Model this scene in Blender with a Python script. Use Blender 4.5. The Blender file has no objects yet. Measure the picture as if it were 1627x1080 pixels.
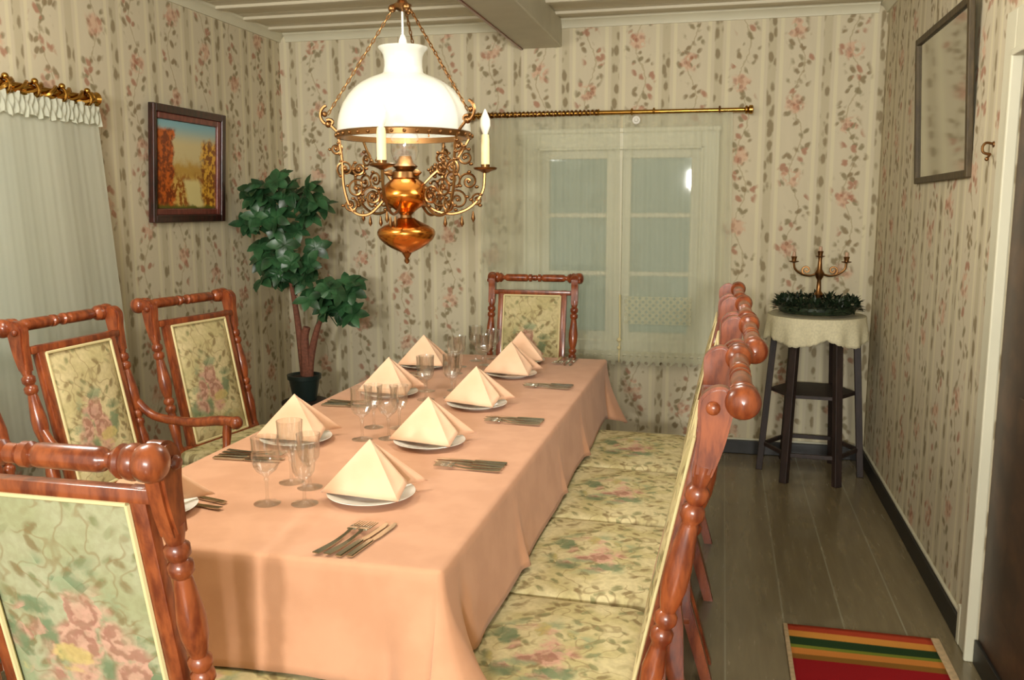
import bpy, bmesh, math, random
from mathutils import Vector, Matrix
random.seed(7)
PI = math.pi
scene = bpy.context.scene
C = scene.collection

# ------------------------------------------------------------------ camera, world, lights, exposure
F_PX, H = 1392.63, 1.5
YAW, PITCH, ROLL = 0.23445, 0.148345, -0.001658
cam_d = bpy.data.cameras.new('camera')
cam_d.sensor_fit = 'HORIZONTAL'; cam_d.sensor_width = 36.0
cam_d.lens = 36.0 * F_PX / 1627.0
cam_d.clip_start = 0.02
cam = bpy.data.objects.new('camera', cam_d); C.objects.link(cam)
cy, sy, cp, sp = math.cos(YAW), math.sin(YAW), math.cos(PITCH), math.sin(PITCH)
fwd = Vector((-sy*cp, cy*cp, -sp)); rgt = Vector((cy, sy, 0)); up = rgt.cross(fwd)
r2 = rgt*math.cos(ROLL) + up*math.sin(ROLL); u2 = up*math.cos(ROLL) - rgt*math.sin(ROLL)
cam.matrix_world = Matrix(((r2.x, u2.x, -fwd.x, 0), (r2.y, u2.y, -fwd.y, 0), (r2.z, u2.z, -fwd.z, H), (0, 0, 0, 1)))
scene.camera = cam

world = bpy.data.worlds.new('world'); scene.world = world; world.use_nodes = True
wt = world.node_tree
wbg = wt.nodes['Background']
wco = wt.nodes.new('ShaderNodeTexCoord'); wsep = wt.nodes.new('ShaderNodeSeparateXYZ'); wr = wt.nodes.new('ShaderNodeValToRGB')
wt.links.new(wco.outputs['Generated'], wsep.inputs[0]); wt.links.new(wsep.outputs['Z'], wr.inputs[0])
wr.color_ramp.elements[0].position = 0.0; wr.color_ramp.elements[0].color = (0.37, 0.35, 0.28, 1)
wr.color_ramp.elements[1].position = 0.25; wr.color_ramp.elements[1].color = (0.46, 0.455, 0.38, 1)
wt.links.new(wr.outputs[0], wbg.inputs['Color'])
wbg.inputs['Strength'].default_value = 3.3

def lamp(name, kind, loc, energy, color, target=None, **kw):
    d = bpy.data.lights.new(name, kind); d.energy = energy; d.color = color
    for k, v in kw.items(): setattr(d, k, v)
    o = bpy.data.objects.new(name, d); C.objects.link(o); o.location = loc
    if target is not None:
        o.rotation_euler = (Vector(target) - Vector(loc)).to_track_quat('-Z', 'Y').to_euler()
    return o
lamp('split_flash_light', 'AREA', (-0.42, -3.2, 1.95), 118, (1.0, 0.97, 0.90), (-0.9, 4.5, 1.25), size=0.24)
lamp('split_flash_light', 'AREA', (0.55, -3.0, 1.72), 112, (1.0, 0.97, 0.90), (-1.1, 4.5, 1.30), size=0.40)  # second half of the flash, added beside the first to weaken cast shadows
lamp('room_fill_light', 'POINT', (-0.25, 2.6, 2.20), 30, (1.0, 0.96, 0.89), shadow_soft_size=0.25)  # added fill light above the view, evens out far wall and ceiling
lamp('room_fill_light', 'POINT', (-1.75, 1.75, 2.25), 62, (1.0, 0.96, 0.89), shadow_soft_size=0.25)  # another added fill, no fixture, lifts the side walls
lamp('kerosene_lamp_bulb', 'POINT', (-1.106, 3.0, 1.83), 2.2, (1.0, 0.95, 0.85), shadow_soft_size=0.05)
scene.view_settings.view_transform = 'Standard'; scene.view_settings.look = 'None'
scene.view_settings.gamma = 1.0; scene.view_settings.use_curve_mapping = False
scene.view_settings.exposure = 0.06

# ------------------------------------------------------------------ node helpers
class S:
    def __init__(s, t, sock): s.t = t; s.s = sock
    def _m(s, op, *a, clamp=False):
        n = s.t.nodes.new('ShaderNodeMath'); n.operation = op; n.use_clamp = clamp
        for i, v in enumerate((s,) + a):
            if isinstance(v, S): s.t.links.new(v.s, n.inputs[i])
            else: n.inputs[i].default_value = v
        return S(s.t, n.outputs[0])
    def __add__(s, o): return s._m('ADD', o)
    def __sub__(s, o): return s._m('SUBTRACT', o)
    def __mul__(s, o): return s._m('MULTIPLY', o)
    def __truediv__(s, o): return s._m('DIVIDE', o)
    def lt(s, o): return s._m('LESS_THAN', o)
    def gt(s, o): return s._m('GREATER_THAN', o)
    def fract(s): return s._m('FRACT')
    def abs(s): return s._m('ABSOLUTE')
    def sin(s): return s._m('SINE')
    def pow(s, o): return s._m('POWER', o)
    def sqrt(s): return s._m('SQRT')
    def mx(s, o): return s._m('MAXIMUM', o)
    def mn(s, o): return s._m('MINIMUM', o)
    def inv(s): return (s * -1.0) + 1.0
    def ramp(s, a, b, lo=0.0, hi=1.0):      # smooth step from a to b
        n = s.t.nodes.new('ShaderNodeMapRange'); n.interpolation_type = 'SMOOTHSTEP'
        s.t.links.new(s.s, n.inputs['Value'])
        n.inputs['From Min'].default_value = a; n.inputs['From Max'].default_value = b
        n.inputs['To Min'].default_value = lo; n.inputs['To Max'].default_value = hi
        return S(s.t, n.outputs[0])

class Mat:
    def __init__(m, name):
        m.m = bpy.data.materials.new(name); m.m.use_nodes = True; m.t = m.m.node_tree
        m.b = m.t.nodes['Principled BSDF']
    def coord(m, kind='Object'):
        n = m.t.nodes.new('ShaderNodeTexCoord'); sp_ = m.t.nodes.new('ShaderNodeSeparateXYZ')
        m.t.links.new(n.outputs[kind], sp_.inputs[0]); m.vec = n.outputs[kind]
        return [S(m.t, o) for o in sp_.outputs]
    def comb(m, x, y, z=0.0):
        n = m.t.nodes.new('ShaderNodeCombineXYZ')
        for i, v in enumerate((x, y, z)):
            if isinstance(v, S): m.t.links.new(v.s, n.inputs[i])
            else: n.inputs[i].default_value = v
        return n.outputs[0]
    def noise(m, vec=None, scale=5, detail=2, rough=0.5, out='Fac'):
        n = m.t.nodes.new('ShaderNodeTexNoise'); n.inputs['Scale'].default_value = scale
        n.inputs['Detail'].default_value = detail; n.inputs['Roughness'].default_value = rough
        if vec is not None: m.t.links.new(vec, n.inputs['Vector'])
        return S(m.t, n.outputs[out])
    def voro(m, vec=None, scale=5, feature='F1', rnd=1.0):
        n = m.t.nodes.new('ShaderNodeTexVoronoi'); n.inputs['Scale'].default_value = scale; n.feature = feature
        n.inputs['Randomness'].default_value = rnd
        if vec is not None: m.t.links.new(vec, n.inputs['Vector'])
        sc = m.t.nodes.new('ShaderNodeSeparateXYZ')
        if feature == 'F1': m.t.links.new(n.outputs['Color'], sc.inputs[0])
        return S(m.t, n.outputs['Distance']), [S(m.t, o) for o in sc.outputs]
    def mix(m, fac, a, b):
        n = m.t.nodes.new('ShaderNodeMix'); n.data_type = 'RGBA'; n.clamp_factor = True
        if isinstance(fac, S): m.t.links.new(fac.s, n.inputs[0])
        else: n.inputs[0].default_value = fac
        for i, v in ((6, a), (7, b)):
            if isinstance(v, tuple): n.inputs[i].default_value = (*v, 1)
            else: m.t.links.new(v, n.inputs[i])
        return n.outputs[2]
    def set(m, color=None, rough=None, **kw):
        if color is not None:
            if isinstance(color, tuple): m.b.inputs['Base Color'].default_value = (*color, 1)
            else: m.t.links.new(color, m.b.inputs['Base Color'])
        if rough is not None:
            if isinstance(rough, S): m.t.links.new(rough.s, m.b.inputs['Roughness'])
            else: m.b.inputs['Roughness'].default_value = rough
        for k, v in kw.items(): m.b.inputs[k.replace('_', ' ')].default_value = v
        return m
    def bump(m, h, strength=0.3, dist=0.002):
        n = m.t.nodes.new('ShaderNodeBump'); n.inputs['Strength'].default_value = strength; n.inputs['Distance'].default_value = dist
        m.t.links.new(h.s, n.inputs['Height']); m.t.links.new(n.outputs[0], m.b.inputs['Normal'])
        return m

def srgb(r, g, b):
    f = lambda c: (c/255/12.92) if c/255 <= 0.04045 else ((c/255+0.055)/1.055)**2.4
    return (f(r), f(g), f(b))

def simple(name, col, rough=0.5, var=0.0, scale=30, **kw):
    m = Mat(name); m.coord()
    if var:
        n = m.noise(m.vec, scale, 3)
        c = m.mix(n.ramp(0.3, 0.7), tuple(v*(1-var) for v in col), tuple(min(1, v*(1+var)) for v in col))
        m.set(c, rough, **kw)
    else: m.set(col, rough, **kw)
    return m.m

def wallpaper(name, axis, off, lift=1.0):
    m = Mat(name); xyz = m.coord(); u = xyz[axis]; z = xyz[2]
    P = 0.303
    f = ((u + off)/P).fract()                       # 0 = dark narrow stripe
    d = (f - 0.5).abs()                             # .5 at the narrow stripe, 0 at middle of floral band
    dn = (d*-1.0 + 0.5)*P                           # metres from the narrow stripe
    cell = ((u + off)/P)._m('FLOOR')
    fc = (f - 0.5)*P                                # metres from floral band centre
    # floral band: meandering stem of leaves
    mean = ((z*(2*PI/0.42) + cell*1.7).sin())*0.026
    ds = m.noise(m.comb(u, z), 30, 2)
    def motif(ca, cb, sc, lo, hi, keep):
        p = (u*ca + z*cb); q = (u*cb - z*ca)*0.62
        dv, cv = m.voro(m.comb(p, q), sc)
        return (dv + (ds - 0.5)*0.45).ramp(lo, hi, 1, 0)*cv[0].gt(keep), cv
    l1, cv = motif(0.77, 0.64, 23, 0.20, 0.46, 0.15)
    l2, cv_b = motif(0.64, -0.77, 26, 0.20, 0.44, 0.30)
    band = (fc - mean).abs().ramp(0.052, 0.086, 1, 0)
    leaf = l1.mx(l2) * band
    stem = (fc - mean*1.2 + (ds - 0.5)*0.03).abs().ramp(0.002, 0.007, 0.45, 0.0)
    zz = ((z + cell*0.13)/0.42).fract() - 0.5
    rr = ((zz*0.42).pow(2.0) + (fc - mean*0.6).pow(2.0)).sqrt()
    nz = m.noise(m.comb(u, z), 22, 2)
    rose = (rr + nz*0.08).ramp(0.070, 0.105, 1, 0)
    dv2, cv2 = m.voro(m.comb(u, z), 34)
    strip = dn.ramp(0.016, 0.030, 1, 0)
    dv3, cv3 = m.voro(m.comb(u*1.2, z*0.6), 21)
    smot = strip * (dv3 + (ds - 0.5)*0.3).ramp(0.28, 0.50, 1, 0)
    pale = (dn - 0.052).abs().ramp(0.006, 0.014, 1, 0)
    base = m.mix(m.noise(m.comb(u*3.0, z*0.4), 9, 2), srgb(197, 187, 161), srgb(205, 195, 169))
    base = m.mix(strip*0.40, base, srgb(166, 156, 124))
    base = m.mix(pale*0.6, base, srgb(216, 208, 174))
    base = m.mix(stem, base, srgb(150, 134, 100))
    lc = m.mix(cv[1].gt(0.55), srgb(126, 108, 76), srgb(128, 116, 84))
    lc = m.mix(cv[2].gt(0.80), lc, srgb(162, 112, 88))
    base = m.mix(leaf*0.80, base, lc)
    rc = m.mix(dv2.ramp(0.25, 0.6), srgb(160, 100, 78), srgb(204, 160, 134))
    base = m.mix(rose*cv2[0].gt(0.25)*0.62, base, rc)
    base = m.mix(smot*0.75, base, srgb(124, 108, 78))
    m.set(base, 0.85, Specular_IOR_Level=0.2)
    return m.m

def tapestry(name, a, b, ca, cb, ra, rb, base, base2, vivid=1.0):
    """woven floral fabric; a, b = coordinate axes, (ca,cb) bouquet centre, radii (ra, rb)"""
    m = Mat(name); xyz = m.coord(); u = xyz[a]; v = xyz[b]
    oi = m.t.nodes.new('ShaderNodeObjectInfo'); rnd = S(m.t, oi.outputs['Random'])
    uo = u + rnd*0.0; vo = v + rnd*0.0
    vec = m.comb(uo, vo)
    wob = m.noise(vec, 12, 2)
    r = (((u - ca)/ra).pow(2.0) + ((v - cb)/rb).pow(2.0)).sqrt() + (wob - 0.5)*0.9
    c = m.mix(m.noise(vec, 7, 2).ramp(0.4, 0.65), base, base2)
    wv = m.noise(vec, 60, 2)
    ring = m.noise(vec, 8, 1)
    # scattered sprigs
    def mot(rot, sc, lo, hi, keep):
        p = u*math.cos(rot) + v*math.sin(rot); q = (v*math.cos(rot) - u*math.sin(rot))*0.5
        dv, cv = m.voro(m.comb(p, q), sc)
        return (dv + (wv - 0.5)*0.5).ramp(lo, hi, 1, 0)*cv[0].gt(keep), cv
    s1, cv = mot(0.7, 34, 0.2, 0.45, 0.40); s2, c2_ = mot(-0.9, 38, 0.2, 0.45, 0.5)
    c = m.mix(s1.mx(s2)*ring.ramp(0.36, 0.52, 0.35, 1.0)*0.75, c, m.mix(cv[1].gt(0.5), srgb(118, 98, 62), srgb(112, 116, 76)))
    n2 = m.noise(vec, 15, 1)
    scroll = (n2 - 0.5 + (wv - 0.5)*0.06).abs().ramp(0.004, 0.03, 1, 0)*ring.ramp(0.38, 0.5)
    c = m.mix(scroll*0.5, c, srgb(134, 112, 76))
    # leaves round the bouquet
    g1, cl = mot(0.3, 18, 0.30, 0.55, 0.1); g2, cl2 = mot(1.5, 20, 0.30, 0.55, 0.3)
    green = r.ramp(0.85, 1.25, 1, 0)
    c = m.mix(g1.mx(g2)*green*0.85*vivid, c, m.mix(cl[1].gt(0.5), srgb(104, 124, 92), srgb(144, 156, 122)))
    # roses
    dr, cr = m.voro(m.comb(u + 0.013 + (wv - 0.5)*0.02, v), 13)
    pink = (r + (cr[1] - 0.5)*0.5).ramp(0.45, 0.70, 1, 0)*(dr + (wv - 0.5)*0.4).ramp(0.50, 0.75, 1, 0)
    petal = ((dr*17.0 + m.noise(vec, 45, 2)*9.0).sin()).ramp(-0.9, 1.0)
    c = m.mix(pink*0.85*vivid, c, m.mix(petal, srgb(164, 112, 98), srgb(204, 156, 138)))
    yel = r.ramp(0.8, 1.0, 1, 0)*cl2[1].gt(0.72)*(1.0 if vivid else 0.5)
    c = m.mix(yel*g2*0.8, c, srgb(196, 176, 112))
    c = m.mix((wv.ramp(0.35, 0.65))*0.18, c, srgb(120, 108, 76))
    weave = (m.noise(vec, 350, 1))
    m.set(c, 0.9, Specular_IOR_Level=0.15); m.bump(weave, 0.25, 0.001)
    return m.m

def wood(name, c1, c2, rough=0.25, scale=1.0, coat=0.4):
    m = Mat(name); x, y, z = m.coord()
    n = m.noise(m.comb(x*3.0, y*3.0, z*0.8), 14*scale, 4, 0.6)
    m.set(m.mix(n.ramp(0.3, 0.7), c1, c2), rough, Coat_Weight=coat, Coat_Roughness=0.12)
    return m.m

M = {}
M['wood'] = wood('varnished_wood', srgb(98, 40, 20), srgb(152, 78, 40), 0.28, 1.0, 0.25)
M['dark_wood'] = wood('dark_stained_wood', srgb(30, 20, 16), srgb(50, 34, 28), 0.55, 1.0, 0.0)
M['brass'] = Mat('brass').set(srgb(176, 132, 62), 0.22, Metallic=1.0).m
M['old_brass'] = Mat('antique_brass').set(srgb(138, 100, 62), 0.32, Metallic=1.0).m
M['copper'] = Mat('copper_brass').set(srgb(205, 132, 58), 0.2, Metallic=1.0).m
M['steel'] = Mat('polished_steel').set(srgb(190, 186, 170), 0.16, Metallic=1.0).m
M['china'] = simple('white_china', srgb(232, 230, 220), 0.12)
M['pale_paint'] = simple('pale_paint', srgb(204, 200, 176), 0.45, 0.03, 4)
M['beam_paint'] = simple('grey_beam_paint', srgb(188, 182, 160), 0.5, 0.05, 5)
M['black_paint'] = simple('black_baseboard_paint', srgb(24, 22, 19), 0.45)
M['bulb'] = simple('white_candle_bulb', srgb(245, 240, 225), 0.2)
M['candle'] = simple('cream_candle_sleeve', srgb(240, 222, 170), 0.4)
M['pink_candle'] = simple('dusty_candle', srgb(186, 150, 122), 0.5)
M['leaf'] = simple('dark_green_leaf', srgb(44, 80, 48), 0.35, 0.5, 12)
M['leaf2'] = simple('wreath_leaf', srgb(30, 44, 26), 0.45, 0.5, 40)
M['bark'] = simple('reddish_bark', srgb(112, 66, 48), 0.8, 0.25, 60)
M['pot'] = simple('dark_green_pot', srgb(30, 44, 42), 0.35)
M['soil'] = simple('soil', srgb(50, 38, 28), 0.95, 0.3, 80)
M['glass_bare'] = None

def wood_floor():
    m = Mat('painted_floor_boards'); x, y, z = m.coord()
    f = ((x + 0.155)/0.21).fract(); e = (f - 0.5).abs()
    gap = e.ramp(0.480, 0.492)
    cell = ((x + 0.155)/0.21)._m('FLOOR')
    n = m.noise(m.comb(x*6.0, y*0.6), 6, 3)
    tone = ((cell*12.9898).sin()*43758.5).fract()
    c = m.mix(n.ramp(0.3, 0.7)*0.6 + tone*0.3, srgb(108, 96, 70), srgb(126, 113, 84))
    c = m.mix(gap, c, srgb(142, 136, 112))
    m.set(c, (n*0.12) + 0.2, Coat_Weight=0.2); return m.m
M['floor'] = wood_floor()

def ceiling_mat():
    m = Mat('ceiling_boards_paint'); x, y, z = m.coord()
    n = m.noise(m.vec, 3, 2)
    m.set(m.mix(n, srgb(196, 188, 164), srgb(206, 198, 174)), 0.5); return m.m
M['ceiling'] = ceiling_mat()

def cloth_mat(name, c1, c2):
    m = Mat(name); m.coord()
    n = m.noise(m.vec, 8, 3); w = m.noise(m.vec, 500, 1)
    m.set(m.mix(n.ramp(0.35, 0.65), c1, c2), 0.85, Specular_IOR_Level=0.2, Sheen_Weight=0.15); m.bump(w, 0.2, 0.001)
    return m.m
M['tablecloth'] = cloth_mat('peach_tablecloth', srgb(200, 149, 116), srgb(208, 157, 124))
M['napkin'] = cloth_mat('peach_napkin', srgb(234, 190, 156), srgb(240, 200, 168))
M['piping'] = simple('cream_piping', srgb(214, 200, 150), 0.8)
M['back_fabric'] = tapestry('chair_back_tapestry', 0, 2, 0.02, 0.70, 0.13, 0.15, srgb(206, 192, 148), srgb(190, 178, 130))
M['rear_fabric'] = tapestry('chair_rear_tapestry', 0, 2, 0.0, 0.66, 0.20, 0.20, srgb(168, 168, 138), srgb(156, 158, 122), 1.0)
M['seat_fabric'] = tapestry('chair_seat_tapestry', 0, 1, 0.0, 0.03, 0.15, 0.12, srgb(212, 200, 156), srgb(192, 180, 130))

def sheer(name, alpha, col, axis=0):
    m = Mat(name); t = m.t
    xyz = m.coord()
    out = t.nodes['Material Output']
    tr = t.nodes.new('ShaderNodeBsdfTransparent'); df = t.nodes.new('ShaderNodeBsdfDiffuse'); tl = t.nodes.new('ShaderNodeBsdfTranslucent')
    df.inputs[0].default_value = (*col, 1); tl.inputs[0].default_value = (*col, 1)
    a = t.nodes.new('ShaderNodeMixShader'); a.inputs[0].default_value = 0.35
    t.links.new(df.outputs[0], a.inputs[1]); t.links.new(tl.outputs[0], a.inputs[2])
    b = t.nodes.new('ShaderNodeMixShader')
    if isinstance(alpha, (int, float)): b.inputs[0].default_value = alpha
    else: t.links.new(alpha(m, xyz).s, b.inputs[0])
    t.links.new(tr.outputs[0], b.inputs[1]); t.links.new(a.outputs[0], b.inputs[2]); t.links.new(b.outputs[0], out.inputs[0])
    return m.m
M['sheer'] = sheer('sheer_curtain', 0.47, srgb(226, 228, 204))
M['sheer_dense'] = sheer('dense_sheer_curtain', 0.88, srgb(212, 214, 196))
def lace_alpha(m, xyz):
    x, y, z = xyz
    a = ((x*24.0 + z*24.0).fract() - 0.5).abs(); b = ((x*24.0 - z*24.0).fract() - 0.5).abs()
    hole = a.lt(0.26)*b.lt(0.26)
    return hole.inv()*0.80
M['lattice_lace'] = sheer('lattice_lace', lace_alpha, srgb(214, 212, 184))
def dot_alpha(m, xyz):
    x, y, z = xyz
    d = ((((x*22.0).fract() - 0.5)/22.0).pow(2.0) + (((z + 0.012)*22.0).fract()*1.0 - 0.5).pow(2.0)/484.0).sqrt()
    return d.lt(0.011).inv()*0.8
M['edge_lace'] = sheer('edge_lace', dot_alpha, srgb(210, 208, 182))
def crochet_alpha(m, xyz):
    d, c = m.voro(m.vec, 130); return d.gt(0.22)*0.95
M['crochet'] = simple('cream_crochet', srgb(206, 198, 166), 0.9, 0.08, 90)

def thin_glass(name, tint=(0.97, 0.98, 0.96), refl=0.9, base=0.05, gr=0.04):
    m = Mat(name); t = m.t; out = t.nodes['Material Output']
    tr = t.nodes.new('ShaderNodeBsdfTransparent'); tr.inputs[0].default_value = (*tint, 1)
    gl = t.nodes.new('ShaderNodeBsdfGlossy'); gl.inputs['Roughness'].default_value = gr
    lw = t.nodes.new('ShaderNodeLayerWeight'); lw.inputs[0].default_value = 0.45
    f = (S(t, lw.outputs['Facing']).pow(2.2))*refl + base
    mx = t.nodes.new('ShaderNodeMixShader'); t.links.new(f.s, mx.inputs[0])
    t.links.new(tr.outputs[0], mx.inputs[1]); t.links.new(gl.outputs[0], mx.inputs[2]); t.links.new(mx.outputs[0], out.inputs[0])
    return m.m
M['crystal'] = thin_glass('clear_crystal', (0.985, 0.985, 0.975), 0.60, 0.13, 0.10)
M['pane'] = thin_glass('window_glass', (0.34, 0.39, 0.36), 0.5, 0.07)
def opal():
    m = Mat('opal_glass'); m.set(srgb(226, 228, 220), 0.12, Coat_Weight=0.3)
    t = m.t; out = t.nodes['Material Output']
    tl = t.nodes.new('ShaderNodeBsdfTranslucent'); tl.inputs[0].default_value = (0.95, 0.93, 0.86, 1)
    mx = t.nodes.new('ShaderNodeMixShader'); mx.inputs[0].default_value = 0.35
    t.links.new(m.b.outputs[0], mx.inputs[1]); t.links.new(tl.outputs[0], mx.inputs[2]); t.links.new(mx.outputs[0], out.inputs[0])
    return m.m
M['opal'] = opal()
def mirror_mat():
    m = Mat('dull_mirror_glass'); m.coord()
    m.set(srgb(188, 186, 170), 0.06, Metallic=0.9); return m.m
M['mirror'] = mirror_mat()

def painting_mat():
    m = Mat('autumn_landscape_paint'); x, y, z = m.coord()      # local: x 0..1 across (scaled), z 0..1 up
    u = y; v = z
    n = m.noise(m.vec, 14, 4, 0.65); n2 = m.noise(m.vec, 38, 2)
    c = m.mix(v.ramp(0.10, 0.22), srgb(206, 190, 140), srgb(130, 176, 186))          # sky
    # far trees / fields
    c = m.mix((v + (n - 0.5)*0.14).ramp(-0.02, 0.06, 1, 0), c, srgb(190, 150, 70))
    c = m.mix((v + (n - 0.5)*0.10).ramp(-0.10, -0.03, 1, 0), c, m.mix(n2.ramp(0.4, 0.6), srgb(150, 84, 30), srgb(216, 180, 96)))
    lt_ = (u + 0.17 + (n - 0.5)*0.12).ramp(0.02, 0.05, 1, 0)*(v + (n-0.5)*0.05).ramp(0.17, 0.20, 1, 0)
    c = m.mix(lt_, c, m.mix(n2.ramp(0.4, 0.62), srgb(120, 54, 20), srgb(200, 100, 34)))
    rt = (u - 0.11 + (n - 0.5)*0.14).ramp(0.0, 0.03)*(v + (n-0.5)*0.10).ramp(0.12, 0.16, 1, 0)
    c = m.mix(rt, c, m.mix(n2.ramp(0.4, 0.6), srgb(132, 76, 24), srgb(224, 172, 60)))
    path = ((u + 0.0 + v*0.35).abs() + (n - 0.5)*0.06).ramp(0.05, 0.09, 1, 0)*v.ramp(-0.09, -0.06, 1, 0)
    c = m.mix(path, c, srgb(222, 206, 142))
    c = m.mix((v + (n - 0.5)*0.06).ramp(-0.225, -0.205, 1, 0), c, srgb(98, 96, 30))
    m.set(c, 0.35); return m.m
M['painting'] = painting_mat()
M['frame_dark'] = wood('dark_picture_frame', srgb(30, 18, 16), srgb(66, 26, 22), 0.3)
M['frame_red'] = wood('red_frame_slip', srgb(96, 44, 38), srgb(128, 66, 54), 0.3)
M['olive_frame'] = wood('olive_picture_frame', srgb(58, 46, 24), srgb(80, 66, 38), 0.6, 1.0, 0.0)

def rug_mat():
    m = Mat('striped_rug_weave'); x, y, z = m.coord()     # y = distance behind far end (negative towards camera)
    n = m.noise(m.comb(x*40.0, y*220.0), 3, 2)
    stops = [(0.00, (172, 66, 40)), (0.050, (206, 140, 62)), (0.095, (40, 62, 34)), (0.150, (120, 130, 48)), (0.172, (206, 130, 60)),
             (0.215, (140, 96, 40)), (0.250, (150, 28, 32)), (0.55, (206, 130, 60)), (0.60, (40, 62, 34)), (0.68, (206, 140, 62)), (0.72, (150, 28, 32)),
             (1.25, (206, 130, 60)), (1.32, (40, 62, 34)), (1.40, (150, 28, 32))]
    d = y*-1.0 + (n - 0.5)*0.006
    c = srgb(*stops[0][1])
    for s_, col in stops[1:]:
        c = m.mix(d.ramp(s_ - 0.004, s_ + 0.004), c, srgb(*col))
    m.set(c, 0.95, Specular_IOR_Level=0.1); m.bump(n, 0.5, 0.003); return m.m
M['rug'] = rug_mat()
M['selvage'] = simple('rug_selvage', srgb(206, 180, 140), 0.9, 0.12, 60)

def door_mat():
    m = Mat('dark_brown_door_paint'); x, y, z = m.coord()
    n = m.noise(m.vec, 7, 4, 0.6)
    m.set(m.mix(n.ramp(0.4, 0.7), srgb(62, 46, 34), srgb(86, 62, 44)), 0.45); return m.m
M['door'] = door_mat()

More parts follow.
